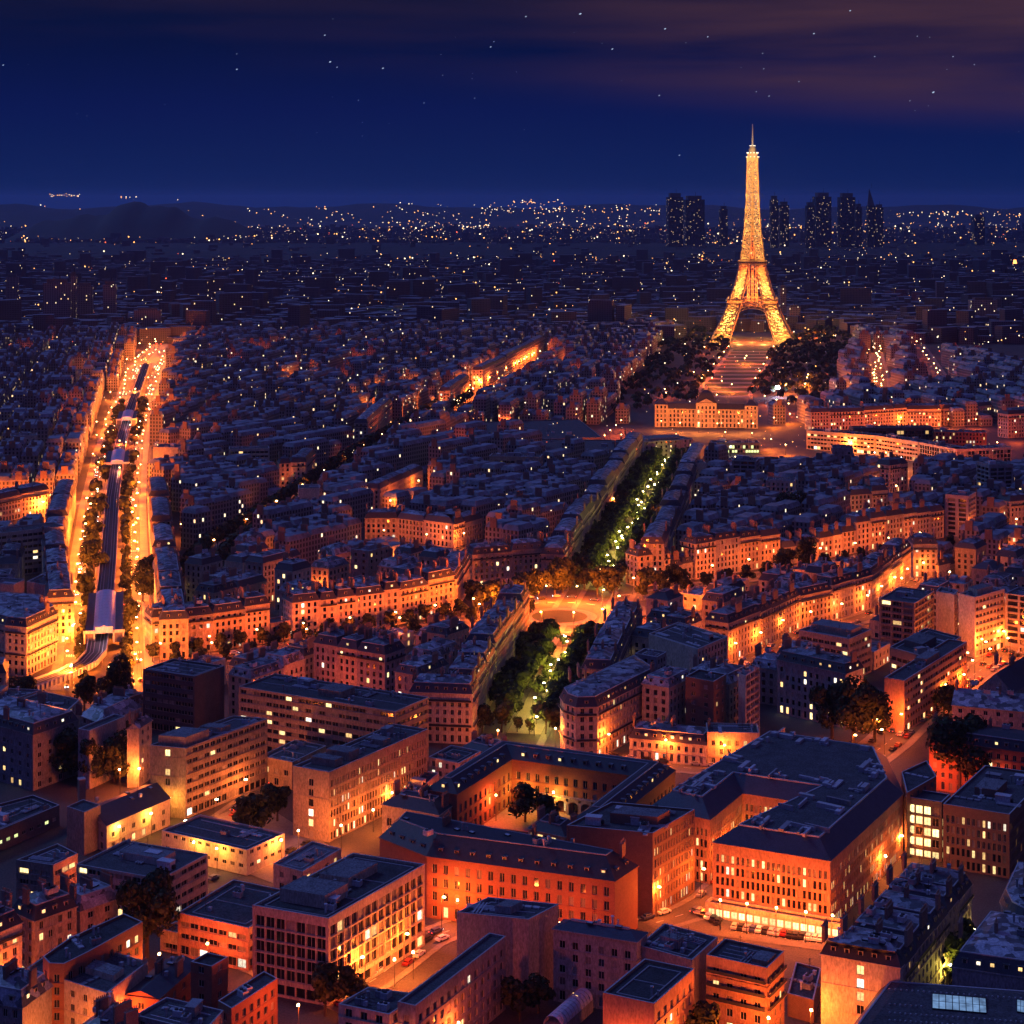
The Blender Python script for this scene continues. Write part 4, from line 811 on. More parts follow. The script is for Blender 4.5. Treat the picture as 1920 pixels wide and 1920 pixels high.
for i in range(15000):                                       # the suburbs behind the tower
    d = 2650*math.exp(rr.random()*math.log(13000/2650)); x = rr.uniform(-.31, .31)*d
    if 5900 < d < 8600 and not (rr.random() < .12): continue            # woods
    wd = rr.uniform(14, 46); dp = rr.uniform(11, 24); hh = rr.choice((9, 12, 16, 19, 22, 22, 25, 25))*rr.uniform(.8, 1.15)
    if rr.random() < .03: hh = rr.uniform(30, 60); wd = rr.uniform(18, 60)
    if 2650 < d < 2900 and 240 < x < 520: continue
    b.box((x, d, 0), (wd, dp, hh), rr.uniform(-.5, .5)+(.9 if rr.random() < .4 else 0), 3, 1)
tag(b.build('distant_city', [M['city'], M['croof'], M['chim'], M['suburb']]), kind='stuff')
# lights of the far city, each a small lamp or window
def specks(name, items, m):
    b = MB()
    for (x, y, z, r) in items:
        n = len(b.v); b.v.extend([(x+r, y, z), (x-r, y, z), (x, y-r, z), (x, y+r, z), (x, y, z+r), (x, y, z-r)])
        for f in ((0, 2, 4), (2, 1, 4), (1, 3, 4), (3, 0, 4), (2, 0, 5), (1, 2, 5), (3, 1, 5), (0, 3, 5)): b.f.append(tuple(n+i for i in f)); b.m.append(0)
    return tag(b.build(name, [m]), kind='stuff')
sp1, sp2, sp3 = [], [], []
M['far1'] = glow('far lamp orange', (1, .42, .10), 3.2); M['far2'] = glow('far lamp pale', (1, .80, .50), 3.0); M['far3'] = glow('far lamp red', (1, .14, .04), 2.0)
def speck(x, d):
    if 6200 < d < 8200 and rr.random() < .9: return
    if d < 2700 and inpoly(PK, np.array(x), np.array(d)) and rr.random() < .6: return
    z = rr.uniform(9, 26) if d < 6000 else rr.uniform(8, 40); r = d/1808*rr.choice((.26, .32, .4, .5, .8))*(.85 if d < 3000 else 1)
    rr.choice((sp1, sp1, sp2, sp2, sp3 if rr.random() < .4 else sp1)).append((x, d, z, r))
for i in range(1500): d = 1350*math.exp(rr.random()*math.log(20000/1350)); speck(rr.uniform(-.30, .30)*d, d)
for i in range(200):                                         # and in lines along the streets
    d = 1400*math.exp(rr.random()*math.log(15000/1400)); x = rr.uniform(-.30, .30)*d; an_ = rr.choice((57, 79, 101, 147, 10))*PI/180+rr.uniform(-.15, .15); st = rr.uniform(25, 45)*max(1, d/4000)
    for k in range(rr.randrange(5, 15)): speck(x+math.cos(an_)*st*k+rr.uniform(-4, 4), d+math.sin(an_)*st*k)
for (x0, x1, y, n, sg) in ((440, 940, 402, 60, 5), (900, 1240, 392, 90, 4), (1000, 1220, 420, 60, 14), (1680, 1920, 402, 90, 3), (1500, 1920, 430, 50, 14), (300, 900, 425, 90, 16), (20, 420, 425, 80, 18), (90, 155, 366, 22, 1.2), (220, 340, 370, 8, 2), (560, 900, 388, 14, 5), (925, 1060, 378, 25, 2), (1100, 1180, 440, 40, 10), (1500, 1920, 470, 40, 14), (0, 110, 570, 60, 12), (150, 215, 440, 26, 4), (320, 345, 430, 18, 8)):
    for i in range(n):
        px, py = rr.uniform(x0, x1), rr.gauss(y, sg)
        d = min(19500, 711900/max(8, py-HY)) if py > HY+36 else rr.uniform(15000, 19500)
        z = 210+(HY-py)*d/F; z = max(z, 8); r = d/1808*rr.choice((.35, .45, .6)); (sp1 if rr.random() < .55 else sp2).append((PXs(px, d), d, z, r))
specks('far_orange_lamps', sp1, M['far1']); specks('far_pale_windows', sp2, M['far2']); specks('far_red_lamps', sp3, M['far3'])
# hills on the horizon and the dark woods
def hillmesh(name, cx, cy, rx, ry, h, label=None, seed=1):
    b = MB(); r_ = random.Random(seed); nx, ny = 36, 10; ph = [r_.uniform(0, 6) for _ in range(6)]
    g = {}
    for i in range(nx+1):
        for j in range(ny+1):
            u, v = i/nx*2-1, j/ny*2-1; k = max(0, 1-u*u)**.7*max(0, 1-v*v); k *= .78+.12*math.sin(u*7+ph[0])+.07*math.sin(u*17+ph[1])+.03*math.sin(u*41+ph[2])
            g[i, j] = len(b.v); b.v.append((cx+u*rx, cy+v*ry, h*k-1))
    for i in range(nx):
        for j in range(ny): b.f.append((g[i, j], g[i+1, j], g[i+1, j+1], g[i, j+1])); b.m.append(0)
    o = b.build(name, [M['hill']]); tag(o, kind='structure')
    for p in o.data.polygons: p.use_smooth = True
hillmesh('hill', PXs(265, 9600), 9600, 640, 500, 222, seed=3)
for i, (px, d, rx, h_) in enumerate(((60, 17000, 2600, 205), (420, 19500, 3000, 205), (800, 20500, 3600, 192), (1200, 21000, 3800, 190), (1650, 20000, 3600, 180), (1900, 18500, 2500, 172), (-250, 16000, 2500, 205))): hillmesh('hill', PXs(px, d), d, rx, 1600, h_, seed=10+i)
b = MB(); nx, ny = 110, 16; g = {}
for i in range(nx+1):
    for j in range(ny+1):
        y = 6150+j*135; x = (-.33+.66*i/nx)*y; g[i, j] = len(b.v); b.v.append((x, y, (17+rr.uniform(-4, 4)) if 0 < j < ny else 0))
for i in range(nx):
    for j in range(ny): b.f.append((g[i, j], g[i+1, j], g[i+1, j+1], g[i, j+1])); b.m.append(0)
tag(b.build('distant_woods', [M['hill']]), kind='stuff')

# ------------------------------------------------------------------ skyscrapers on the horizon and towers at the left
def tower(label, px0, px1, ty, d, cap=None, by=None, dep=None, wallm='tower', group=None):
    x0, x1 = PXs(px0, d), PXs(px1, d); h = 210+(HY-ty)*d/F; w_ = x1-x0; dp = dep or max(18, w_*.8)
    r = empty('skyscraper', ((x0+x1)/2, d+dp/2, 0)); tag(r, label, 'skyscraper', group)
    b = MB(); b.box((0, 0, 0), (w_, dp, h*(.93 if cap != 'spire' else .72)), .12, 0, 1); b.build('shaft', [M[wallm], M['croof']], r)
    b = MB()
    if cap == 'spire':
        n = len(b.v); a = w_*.45; b.v.extend([(-a, -dp*.3, h*.72), (a, -dp*.3, h*.72), (a, dp*.3, h*.72), (-a, dp*.3, h*.72), (-a*.55, 0, h)])
        for f in ((0, 1, 4), (1, 2, 4), (2, 3, 4), (3, 0, 4)): b.f.append(tuple(n+i for i in f)); b.m.append(0)
    else: b.box((0, 0, h*.93), (w_*.72, dp*.7, h*.07), .12, 0)
    b.build('crown', [M['dark']], r)
    b = MB(); b.cyl((w_*.1, 0, h-.01), .8, h*.07, 6); b.build('mast', [M['iron']], r)
    if cap == 'light': b = MB(); b.box((0, -dp*.42-1, h*.86), (w_*.55, 1.5, h*.02), .12); b.build('lit_storey', [M['lit3']], r)
for a in (('left half of the twin dark skyscrapers left of the iron tower', 1252, 1280, 362, 7500), ('right half of the twin dark skyscrapers left of the iron tower', 1284, 1320, 367, 7700), ('slim low skyscraper just left of the iron tower', 1350, 1364, 386, 7600), ('slim skyscraper just right of the iron tower', 1445, 1459, 367, 7500), ('shorter skyscraper second right of the iron tower', 1461, 1479, 378, 7600, 'light'), ('low skyscraper adjoining the tower with a lit storey', 1512, 1527, 379, 7400), ('broad skyscraper with one bright lit storey', 1528, 1558, 361, 7500, 'light'), ('broad dark skyscraper with pale mast lights', 1575, 1603, 362, 7500), ('short skyscraper leaning on the broad dark one', 1604, 1616, 382, 7400), ('pointed skyscraper with a tapering spire at the right of the cluster', 1627, 1641, 352, 7500, 'spire'), ('squat skyscraper right of the pointed spire', 1642, 1656, 383, 7500), ('lone block tower near the right horizon', 1826, 1846, 402, 7800)): tower(*a)
for a in (('glass tower at the left edge with bright top', 10, 32, 514, 3300), ('broad dark tower of the left cluster', 80, 130, 523, 2860), ('slim tower with pale edge beside the broad dark tower', 131, 141, 510, 2900), ('dark tower in the middle of the left cluster', 142, 172, 530, 2950), ('right tower of the left cluster with lit flats', 192, 216, 527, 2950), ('dark slab tower at the end of the boulevard', 250, 300, 578, 2800), ('yellow lit slab left of centre', 433, 460, 604, 2800), ('low pink slab beside the yellow lit slab', 461, 492, 612, 2790), ('ribbed pink slab at the end of the boulevard', 362, 432, 622, 2750), ('thin pink tower left of centre', 570, 579, 577, 2900), ('lit stepped block left of the tree park', 965, 1000, 612, 2600), ('long slab next to the lit stepped block', 1010, 1060, 608, 2650), ('tower block far right below the red light', 1820, 1870, 558, 2950), ('low red lit hall just right of the foot of the iron tower', 1478, 1500, 572, 2960), ('taller red lit block behind the right leg of the iron tower', 1462, 1474, 535, 3050)): tower(*a, wallm='slabw', dep=16)

# ------------------------------------------------------------------ military school with its dome
a0, a1 = W(1228, 800), W(1421, 803); ax = (a1-a0).normalized(); an = Vector((-ax.y, ax.x)); L0 = (a1-a0).length; az = math.atan2(ax.y, ax.x)
mil = empty('military_school', (*a0, 0)); tag(mil, 'long golden floodlit school with dark square dome between two end pavilions', 'building')
P_ = lambda t, n: ax*t+an*n
b = MB()
def wing(bm, t0, t1, n0, n1, z, sty):
    q = [P_(t0, n0), P_(t1, n0), P_(t1, n1), P_(t0, n1)]
    for i in range(4): facade(bm, [], q[i], q[(i+1) % 4], 0, z, None, sty if i in (0, 1, 3) else PL, False, i != 2, 1.5)
wing(b, 12, L0*.40, 0, 15, 17, 'school'); wing(b, L0*.60, L0-12, 0, 15, 17, 'school'); b.build('wall', WM('stone2'), mil)
for nm, t0, t1, z in (('end_pavilion', 0, 12, 21), ('end_pavilion', L0-12, L0, 21), ('central_pavilion', L0*.40, L0*.60, 23)):
    b = MB(); wing(b, t0, t1, -2.5, 17, z, 'school'); pv = b.build(nm, WM('stone2'), mil)
    b = MB(); q = ccw([P_(t0, -2.5), P_(t1, -2.5), P_(t1, 17), P_(t0, 17)]); prev, pz = inset(q, -.5), z
    ks = ((.10, 3), (.16, 6), (.26, 9), (.4, 11)) if nm[0] == 'c' else ((.15, 1.5), (.3, 3.5), (.42, 4.5)); w_ = t1-t0
    if nm[0] == 'c':
        c = P_((t0+t1)/2, -2.6); b.poly([(*P_(t0+2, -2.7), z), (*P_(t1-2, -2.7), z), (*c, z+4)], 1)
    for k, dz in ks:
        cur = inset(q, w_*k)
        for i in range(4): b.poly([(*prev[i], pz), (*prev[(i+1) % 4], pz), (*cur[(i+1) % 4], z+dz), (*cur[i], z+dz)], 0)
        prev, pz = cur, z+dz
    b.poly([(*p, pz) for p in prev], 0); b.build('dome' if nm[0] == 'c' else 'roof', [M['slate'], M['stone2']], pv)
    c = P_((t0+t1)/2, 7); b = MB(); b.cyl((c.x, c.y, pz), 1.3, 2.6, 8, 0); b.cyl((c.x, c.y, pz+2.6), 1.5, 2.2, 8, 0, .1); b.build('lantern', [M['stone2']], pv)
for t0, t1 in ((12, L0*.4), (L0*.6, L0-12)):
    b = MB(); q = [P_(t0, -.5), P_(t1, -.5), P_(t1, 15.5), P_(t0, 15.5)]; I = [P_(t0, 3), P_(t1, 3), P_(t1, 12), P_(t0, 12)]
    for i in range(4): b.poly([(*q[i], 17), (*q[(i+1) % 4], 17), (*I[(i+1) % 4], 22), (*I[i], 22)])
    b.poly([(*p, 22) for p in I]); b.build('roof', [M['slate']], mil)
mark([a0, a1, a1+an*18, a0+an*18])
# long council building in front of it
def slab_px(label, base, dep, h, sty, wall='white', **kw):
    building('council_wing', label, B2(*base, dep), h, wall, sty, 'flat', near=False, **kw)
slab_px('curved pale wing of the council building, left stretch with bright floors', ((1512, 842), (1640, 853)), 15, 16, 'band', litf=1.6)
slab_px('curved pale wing of the council building, middle stretch', ((1641, 853), (1722, 866)), 15, 16, 'band', litf=1)
slab_px('curved pale wing of the council building, pink lit stretch', ((1723, 866), (1790, 880)), 15, 16, 'grid', litf=.4)
slab_px('right wing of the council building with gridded pink front', ((1793, 881), (1897, 876)), 15, 16, 'grid', litf=.4)
slab_px('dark finned hall left of the council building', ((1358, 893), (1650, 893)), 16, 12, 'slit', 'dark', litf=.5)
slab_px('small pinkish house at the left end of the finned hall', ((1293, 893), (1357, 893)), 14, 12, 'haus', 'stone2')
slab_px('flat bluish building with white roof sheets at the head of the avenue', ((1207, 868), (1300, 862)), 30, 17, 'few', 'render', pent=[(.2, .8, .2, .8, 2)])
slab_px('low glass roofed building with greenish lit roof before the golden school', ((1335, 850), (1425, 850)), 14, 9, 'lit', 'dark', litf=.5, litk='litg')
slab_px('dark slab with lit windows behind the council building', ((1600, 840), (1750, 838)), 14, 17, 'grid', 'dark', litf=4)
slab_px('dim long slab behind the right council wing', ((1752, 840), (1850, 842)), 14, 14, 'haus', 'brick', litf=2)
row('the orange arched houses beyond the council building', [(1520, 808), (1620, 805), (1700, 800), (1765, 800)], 6, 17, 14, 1, wall='stone2'); row('the red houses behind the bright white lamp, far right', [(1770, 798), (1860, 790)], 4, 15, 13, 1)
row('the red house at the right edge beyond the council building', [(1890, 822), (1950, 818)], 1, 22, 14, 1)
b = MB(); c = W(842, 866)
for i in range(12):
    a0_, a1_ = PI*i/12, PI*(i+1)/12
    b.poly([(-9*math.cos(a0_), -.1, 9*math.sin(a0_)), (-9*math.cos(a1_), -.1, 9*math.sin(a1_)), (0, -.1, 0)], 0)
    b.poly([(-9*math.cos(a0_), 0, 9*math.sin(a0_)), (-9*math.cos(a1_), 0, 9*math.sin(a1_)), (-9*math.cos(a1_), 22, 9*math.sin(a1_)), (-9*math.cos(a0_), 22, 9*math.sin(a0_))], 1)
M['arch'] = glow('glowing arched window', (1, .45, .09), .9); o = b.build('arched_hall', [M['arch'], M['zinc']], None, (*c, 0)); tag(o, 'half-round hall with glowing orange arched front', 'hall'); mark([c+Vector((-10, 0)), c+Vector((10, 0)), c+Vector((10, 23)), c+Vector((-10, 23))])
b = MB(); q = [W(742, 892), W(850, 900), W(868, 862), W(790, 858)]
for i in range(9):
    f = lambda u, v: (*(q[0]+(q[1]-q[0])*u+(q[3]-q[0])*v+(q[2]-q[3]-q[1]+q[0])*u*v), 0)
    for z, du, mi in ((7+.0, .06, 0), (6.2, .111, 1)):
        p = [f(i/9, 0), f(i/9+du, 0), f(i/9+du, 1), f(i/9, 1)]; b.poly([(a[0], a[1], z) for a in p], mi)
b.prism(ccw(q), 0, 6.1, 1); o = b.build('market_roof', [M['sroof'], M['dark']]); tag(o, 'low hall with pale striped roof beside the glowing arch', 'hall')
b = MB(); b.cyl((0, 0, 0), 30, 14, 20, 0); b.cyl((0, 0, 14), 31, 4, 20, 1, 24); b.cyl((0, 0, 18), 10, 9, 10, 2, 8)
M['green'] = glow('green lit roof', (.20, 1, .36), .45, .05); o = b.build('round_hall', [M['city'], M['green'], M['redw']], None, (PXs(746, 3150), 3150, 0)); tag(o, 'round hall with green lit roof and red lit top, far left of the iron tower', 'hall')  # green floodlight put into the roof as its own glow

# ------------------------------------------------------------------ iron lattice tower
TW = empty('lattice_tower', (PXs(1411, 2720), 2720, 0), math.radians(-8.7)); tag(TW, 'tall golden lit iron lattice tower with four splayed legs, tapering to a spire', 'tower')
def lerp(t, K):
    for (z0, a), (z1, b_) in zip(K, K[1:]):
        if z0 <= t <= z1: return a+(b_-a)*(t-z0)/(z1-z0)
    return K[-1][1]
KO = [(0, 62), (20, 51.5), (40, 42), (57, 35.5), (75, 29), (95, 23), (115, 18.8), (140, 15), (170, 11.8), (200, 9.8), (235, 8.4), (276, 7.2)]
KI = [(0, 35), (20, 28), (40, 21.5), (57, 17), (75, 12.5), (95, 8), (115, 5.2), (140, 3.2), (170, 1.2), (200, .4), (235, .3), (276, .2)]
def leg(zs, sx, sy, th):
    b = MB(); prev = None
    for z in zs:
        o, i = lerp(z, KO), lerp(z, KI); c = [Vector((sx*p, sy*q, z)) for p, q in ((o, o), (i, o), (i, i), (o, i))]
        if prev:
            for k in range(4):
                j = (k+1) % 4
                b.bar(prev[k], c[k], th*1.5); b.bar(prev[k], c[j], th); b.bar(prev[j], c[k], th); b.bar(c[k], c[j], th)
        prev = c
    return b
seg1 = [0, 8, 16, 25, 33, 41, 49, 56]; seg2 = [62, 69, 76, 84, 92, 100, 107, 114]
seg3 = [121+6.5*i for i in range(24)]+[274]
for sx in (-1, 1):
    for sy in (-1, 1):
        lo = leg(seg1, sx, sy, 1.35).build('leg', [M['lattice']], TW); leg(seg2, sx, sy, 1.15).build('upper_leg', [M['lattice']], TW)
b = MB()
for sx in (-1, 1):
    for sy in (-1, 1):
        q = leg(seg3, sx, sy, 1.05); n = len(b.v); b.v += q.v; b.f += [tuple(i+n for i in f) for f in q.f]; b.m += q.m
b.build('shaft', [M['lattice']], TW)
for x, z0, z1 in ((-6, 58, 113), (0, 58, 113), (6, 58, 113), (0, 121, 205)):      # lift columns
    b = MB(); z = z0
    while z < z1:
        e = min(z1, z+7)
        for sx, sy in ((-1, -1), (1, -1), (1, 1), (-1, 1)): b.bar((x+sx*1.5, sy*1.5, z), (x+sx*1.5, sy*1.5, e), .7); b.bar((x+sx*1.5, sy*1.5, z), (x-sx*1.5, sy*1.5, e), .5)
        z = e
    b.build('lift_column', [M['lattice']], TW)
def gallery(z, hw, h, name):
    b = MB()
    for s in range(4):
        a = s*PI/2; rt = lambda x, y: (x*math.cos(a)-y*math.sin(a), x*math.sin(a)+y*math.cos(a))
        b.box((*rt(0, -hw), z), (2*hw, 1.4, 1.0), a); b.box((*rt(0, -hw), z+h), (2*hw+2, 2.6, .9), a); n = int(2*hw/3.4)
        for i in range(n+1): x = -hw+2*hw*i/n; b.bar((*rt(x, -hw), z+.5), (*rt(x, -hw), z+h), .55)
        b.box((*rt(0, -hw+4), z+h-.5), (2*hw-2, 8, .6), a)
    return b.build(name, [M['lattice']], TW)
gallery(56.5, 37, 6.2, 'first_gallery'); gallery(114, 20.5, 4.6, 'second_gallery'); gallery(119.5, 17, 3.0, 'second_gallery')
for s in range(4):                                      # arches between the feet
    b = MB(); a = s*PI/2; rt = lambda x, y, z: Vector((x*math.cos(a)-y*math.sin(a), x*math.sin(a)+y*math.cos(a), z)); pv = None
    for i in range(17):
        t = PI*i/16; x, z = -37*math.cos(t), 12+38*math.sin(t); y = -lerp(max(0, z), KO)
        c = (rt(x, y, z), rt(x*1.07, y, z*1.07))
        if pv: b.bar(pv[0], c[0], 1.0); b.bar(pv[1], c[1], 1.0); b.bar(pv[0], c[1], .6)
        pv = c
    for i in range(12): x0, x1 = -33+i*5.5, -33+(i+1)*5.5; b.bar(rt(x0, -36.5, 51), rt(x1, -36.5, 56), .6); b.bar(rt(x1, -36.5, 51), rt(x0, -36.5, 56), .6)
    b.build('arch', [M['lattice']], TW)
b = MB(); b.box((0, 0, 272), (17, 17, 2)); b.box((0, 0, 274), (20, 20, .9)); b.box((0, 0, 275), (15, 15, 5)); b.box((0, 0, 280), (18, 18, .9)); b.cyl((0, 0, 281), 5.6, 6, 12); b.cyl((0, 0, 287), 5.8, 6, 12, 0, 2.2); hd = b.build('summit', [M['lattice']], TW)
b = MB(); b.bar((0, 0, 292), (0, 0, 307), 2.6, t2=2.0); b.bar((0, 0, 307), (0, 0, 325), 1.9, t2=1.1); b.build('antenna', [M['frame']], hd)
b = MB()                                                # the small bulbs strung over the ironwork
rr = random.Random(5)
for sx in (-1, 1):
    for sy in (-1, 1):
        for (za, zb, n) in ((18, 47, 110), (66, 98, 100), (122, 266, 240)):
            for i in range(n):
                z = rr.uniform(za, zb); o, i_ = lerp(z, KO), lerp(z, KI); k = rr.random(); e = i_+(o-i_)*k
                x, y = (e, o) if rr.random() < .7 else (o, e); r = rr.uniform(.34, .62); n_ = len(b.v); x *= sx; y *= sy
                b.v.extend([(x+r, y, z), (x-r, y, z), (x, y-r, z), (x, y+r, z), (x, y, z+r), (x, y, z-r)])
                for f in ((0, 2, 4), (2, 1, 4), (1, 3, 4), (3, 0, 4), (2, 0, 5), (1, 2, 5), (3, 1, 5), (0, 3, 5)): b.f.append(tuple(n_+q for q in f)); b.m.append(0)
tag(b.build('bulbs', [M['bulb']], TW), kind='stuff')
b = MB()
for i in range(10): a = 2*PI*i/10; b.cyl((8*math.cos(a), 8*math.sin(a), 281.2), .7, 1.1, 6); b.cyl((9.3*math.cos(a), 9.3*math.sin(a), 275.2), .55, 1, 6); b.cyl((4*math.cos(a), 4*math.sin(a), 292), .4, .8, 6)
b.build('beacon_lamps', [M['bulbw']], hd)
_ld = {}
def lightdata(kind, col, p, r=.4):
    if kind not in _ld:
        d = bpy.data.lights.new(kind, 'POINT'); d.energy = p; d.color = col; d.shadow_soft_size = r; _ld[kind] = d
    return _ld[kind]
def light(kind, col, p, loc, parent=None, r=.4):
    o = bpy.data.objects.new('floodlight', lightdata(kind, col, p, r)); C.objects.link(o); o.location = loc
    if parent: o.parent = parent
    return o
PT = 40000                                               # projectors inside the legs
for sx in (-1, 1):
    for sy in (-1, 1):
        for z, p in ((6, 1), (22, 1.6), (38, 1.4), (66, 1), (80, 1.4), (98, .8)):
            e = (lerp(z, KO)+lerp(z, KI))/2; light(f'tower_{p}', (1, .60, .13) if p > 1.2 else (1, .34, .06), PT*p, (sx*e, sy*e, z), TW, 1.5)
for z in range(126, 272, 18):
    e = lerp(z, KO)+7
    for x, y in ((-.5, -1), (.5, -1), (1, .3), (-1, .3), (0, 1)): light('tower_shaft', (1, .46, .10), PT*.2, (x*e, y*e, z), TW, 1.0)  # added lamps hanging outside the shaft, to brighten its outer faces
for x, z in ((-22, 47), (0, 47), (22, 47), (-9, 106), (9, 106), (-24, 6), (24, 6), (0, 5)): light('tower_red', (1, .13, .02), PT*1.8, (x, -40 if z < 10 else -12, z), TW, 1.5)
for x, z in ((-8, 70), (8, 70), (0, 90), (0, 130), (0, 160), (70, 6), (95, 8)): light('tower_lift', (1, .15, .02), PT*.9, (x, -10 if x < 50 else 60, z), TW, 1.0)
for a in range(4): light('tower_front_fill', (1, .42, .08), PT*1.0, ((-48, -18, 18, 48)[a], -78, 3), TW, 1.5)  # lamps added low in front of the feet, to brighten the near ironwork
light('tower_top', (1, .7, .3), PT*.6, (0, -24, 284), TW, 1)

# park strip with its lit cross paths
GR = [W(1302, 745), W(1402, 745), W(1452, 655), W(1374, 655)]
sheet('park_strip', GR, .05, 'lawn')
b = MB()
for i in range(13):
    for (u0, u1) in ((i/13, i/13+.028),):
        f = lambda u, v: GR[0]+(GR[3]-GR[0])*u+((GR[1]+(GR[2]-GR[1])*u)-(GR[0]+(GR[3]-GR[0])*u))*v
        b.poly([(*f(u0, 0), .08), (*f(u0, 1), .08), (*f(u1, 1), .08), (*f(u1, 0), .08)])
for v0, v1 in ((-.06, .02), (.98, 1.06)): b.poly([(*(GR[0]+(GR[1]-GR[0])*v0), .07), (*(GR[0]+(GR[1]-GR[0])*v1), .07), (*(GR[3]+(GR[2]-GR[3])*v1), .07), (*(GR[3]+(GR[2]-GR[3])*v0), .07)])
tag(b.build('park_paths', [M['gravel']]), kind='structure')

# ------------------------------------------------------------------ trees
def crown_mesh(seed, m, n=520, r=4.6, hz=4.4, z0=6.0, leaf=.85):
    r_ = random.Random(seed); b = MB(); lob = []
    for i in range(9):
        a = r_.uniform(0, 2*PI); q = r_.uniform(.15, .72)*r; lob.append((Vector((q*math.cos(a), q*math.sin(a), z0+r_.uniform(-.45, .65)*hz)), r_.uniform(.32, .55)*r))
    for i in range(n):
        c, q = r_.choice(lob); d = Vector((r_.gauss(0, 1), r_.gauss(0, 1), r_.gauss(0, 1)+.25)).normalized(); p = c+d*q*r_.uniform(.72, 1.08)
        t = d.cross(Vector((r_.gauss(0, 1), r_.gauss(0, 1), r_.gauss(0, 1)))).normalized(); s = (d+Vector((r_.gauss(0, .5), r_.gauss(0, .5), r_.gauss(0, .5)))).normalized().cross(t).normalized(); k = leaf*r_.uniform(.55, 1.2)
        b.poly([p-t*k-s*k*.5, p+t*k*.3-s*k*.7, p+t*k+s*k*.5, p-t*k*.4+s*k*.7])
    return b.mesh('crown', [M[m]])
def trunk_mesh(h=6.5):
    b = MB(); b.cyl((0, 0, 0), .32, h*.6, 7, 0, .24)
    for a in range(4): t = a*PI/2+.4; b.bar((0, 0, h*.55), (1.6*math.cos(t), 1.6*math.sin(t), h), .3, t2=.12)
    return b.mesh('trunk', [M['bark']])
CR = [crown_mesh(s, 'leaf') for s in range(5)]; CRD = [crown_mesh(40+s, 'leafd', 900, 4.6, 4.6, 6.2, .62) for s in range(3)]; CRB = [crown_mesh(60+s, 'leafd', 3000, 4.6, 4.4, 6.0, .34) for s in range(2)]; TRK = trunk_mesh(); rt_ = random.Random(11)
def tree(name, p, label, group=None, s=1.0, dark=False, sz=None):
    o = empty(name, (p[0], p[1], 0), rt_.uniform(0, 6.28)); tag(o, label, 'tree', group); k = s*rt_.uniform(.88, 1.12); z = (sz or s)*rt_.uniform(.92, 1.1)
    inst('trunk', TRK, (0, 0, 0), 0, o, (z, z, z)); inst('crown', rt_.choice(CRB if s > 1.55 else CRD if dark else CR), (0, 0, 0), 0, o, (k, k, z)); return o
SMALL = []
AL = 'leafy plane tree in the rows down the tree avenue'
for off in (-8.8, -17.6, 8.8, 17.6):
    for D in np.arange(712, 1450, 10.5):
        if 852 < D < 968: continue
        if abs(off) > 10 and rt_.random() < .45: continue
        p = AV(D+rt_.uniform(-1, 1), off*(.93 if abs(off) > 10 else 1)); tree('plane_tree', p, AL, 'plane trees of the avenue', 1.2, rt_.random() < .3)
        if abs(off) < 10 and rt_.random() < .62: tree('young_tree', AV(D+rt_.uniform(-3, 3), off*rt_.uniform(.25, .42)), 'small bright leafed tree in the middle strip of the tree avenue', 'young trees of the avenue', .62, False)
for off in (-10, 10):
    for p, d in along(offs(BVS, off), 12, 8):
        if p.length > 1900: break
        if rt_.random() < .3: continue
        if p.length > 1150: SMALL.append((p+Vector((rt_.uniform(-3, 3), 0)), rt_.uniform(.6, 1.25))); continue
        tree('plane_tree', p, 'small dark street tree beside the metro viaduct', 'trees beside the viaduct', .78, True)
for x, y, s in ((176, 1078, 1.9), (158, 1128, 1.4), (268, 1128, 1.7), (243, 1180, 1.3), (283, 1105, 2.0), (310, 1100, 1.8), (170, 1045, 1.5)): tree('plane_tree', W(x, y), {176: 'large dark tree left of the viaduct above the station', 158: 'dark tree left of the station roof', 268: 'dark tree right of the station roof', 243: 'dark tree by the station front', 283: 'broad dark tree at the fork of the boulevard', 310: 'dark tree in the small square right of the boulevard', 170: 'upper dark tree left of the viaduct'}[x], None, s, True)
for x, y, s in ((215, 1340, 2.1), (158, 1332, 1.4), (35, 1340, 1.6)): tree('round_tree', W(x, y), {215: 'round dark tree in front of the bright junction', 158: 'small round dark tree left of the big one at the junction', 35: 'spreading dark tree below the curved viaduct'}[x], None, s, True)
for i, (x, y, s) in enumerate(((985, 1132, 1.5), (1010, 1122, 1.6), (1040, 1118, 1.9), (1055, 1112, 1.7), (965, 1138, 1.4), (940, 1142, 1.5), (905, 1145, 1.5), (890, 1140, 1.4), (1120, 1118, 1.4), (1150, 1118, 1.5), (1210, 1110, 1.3), (1240, 1112, 1.3), (1270, 1108, 1.3))): tree('plane_tree', W(x, y), 'dark tree on the rim of the orange roundabout', 'trees round the roundabout', s, True)
for p, d in along(offs(ST4, 9.2), 11, 4)+along(offs(ST4, -9.0), 12, 8): tree('plane_tree', p, 'dark tree along the street between junction and roundabout', 'trees along the junction street', .85, True)
for p, d in along(offs(ST5, -8.5), 15, 4): tree('plane_tree', p, 'dark tree along the street right of the roundabout', 'trees right of the roundabout', .9, True)
for p, d in along(offs(ST13, 8), 12, 4)+along(offs(ST13, -8), 12, 8): 
    if p.length < 1900: SMALL.append((p, 1.25))
b = MB(); rk = random.Random(3)                          # the far street trees run together in one dark line
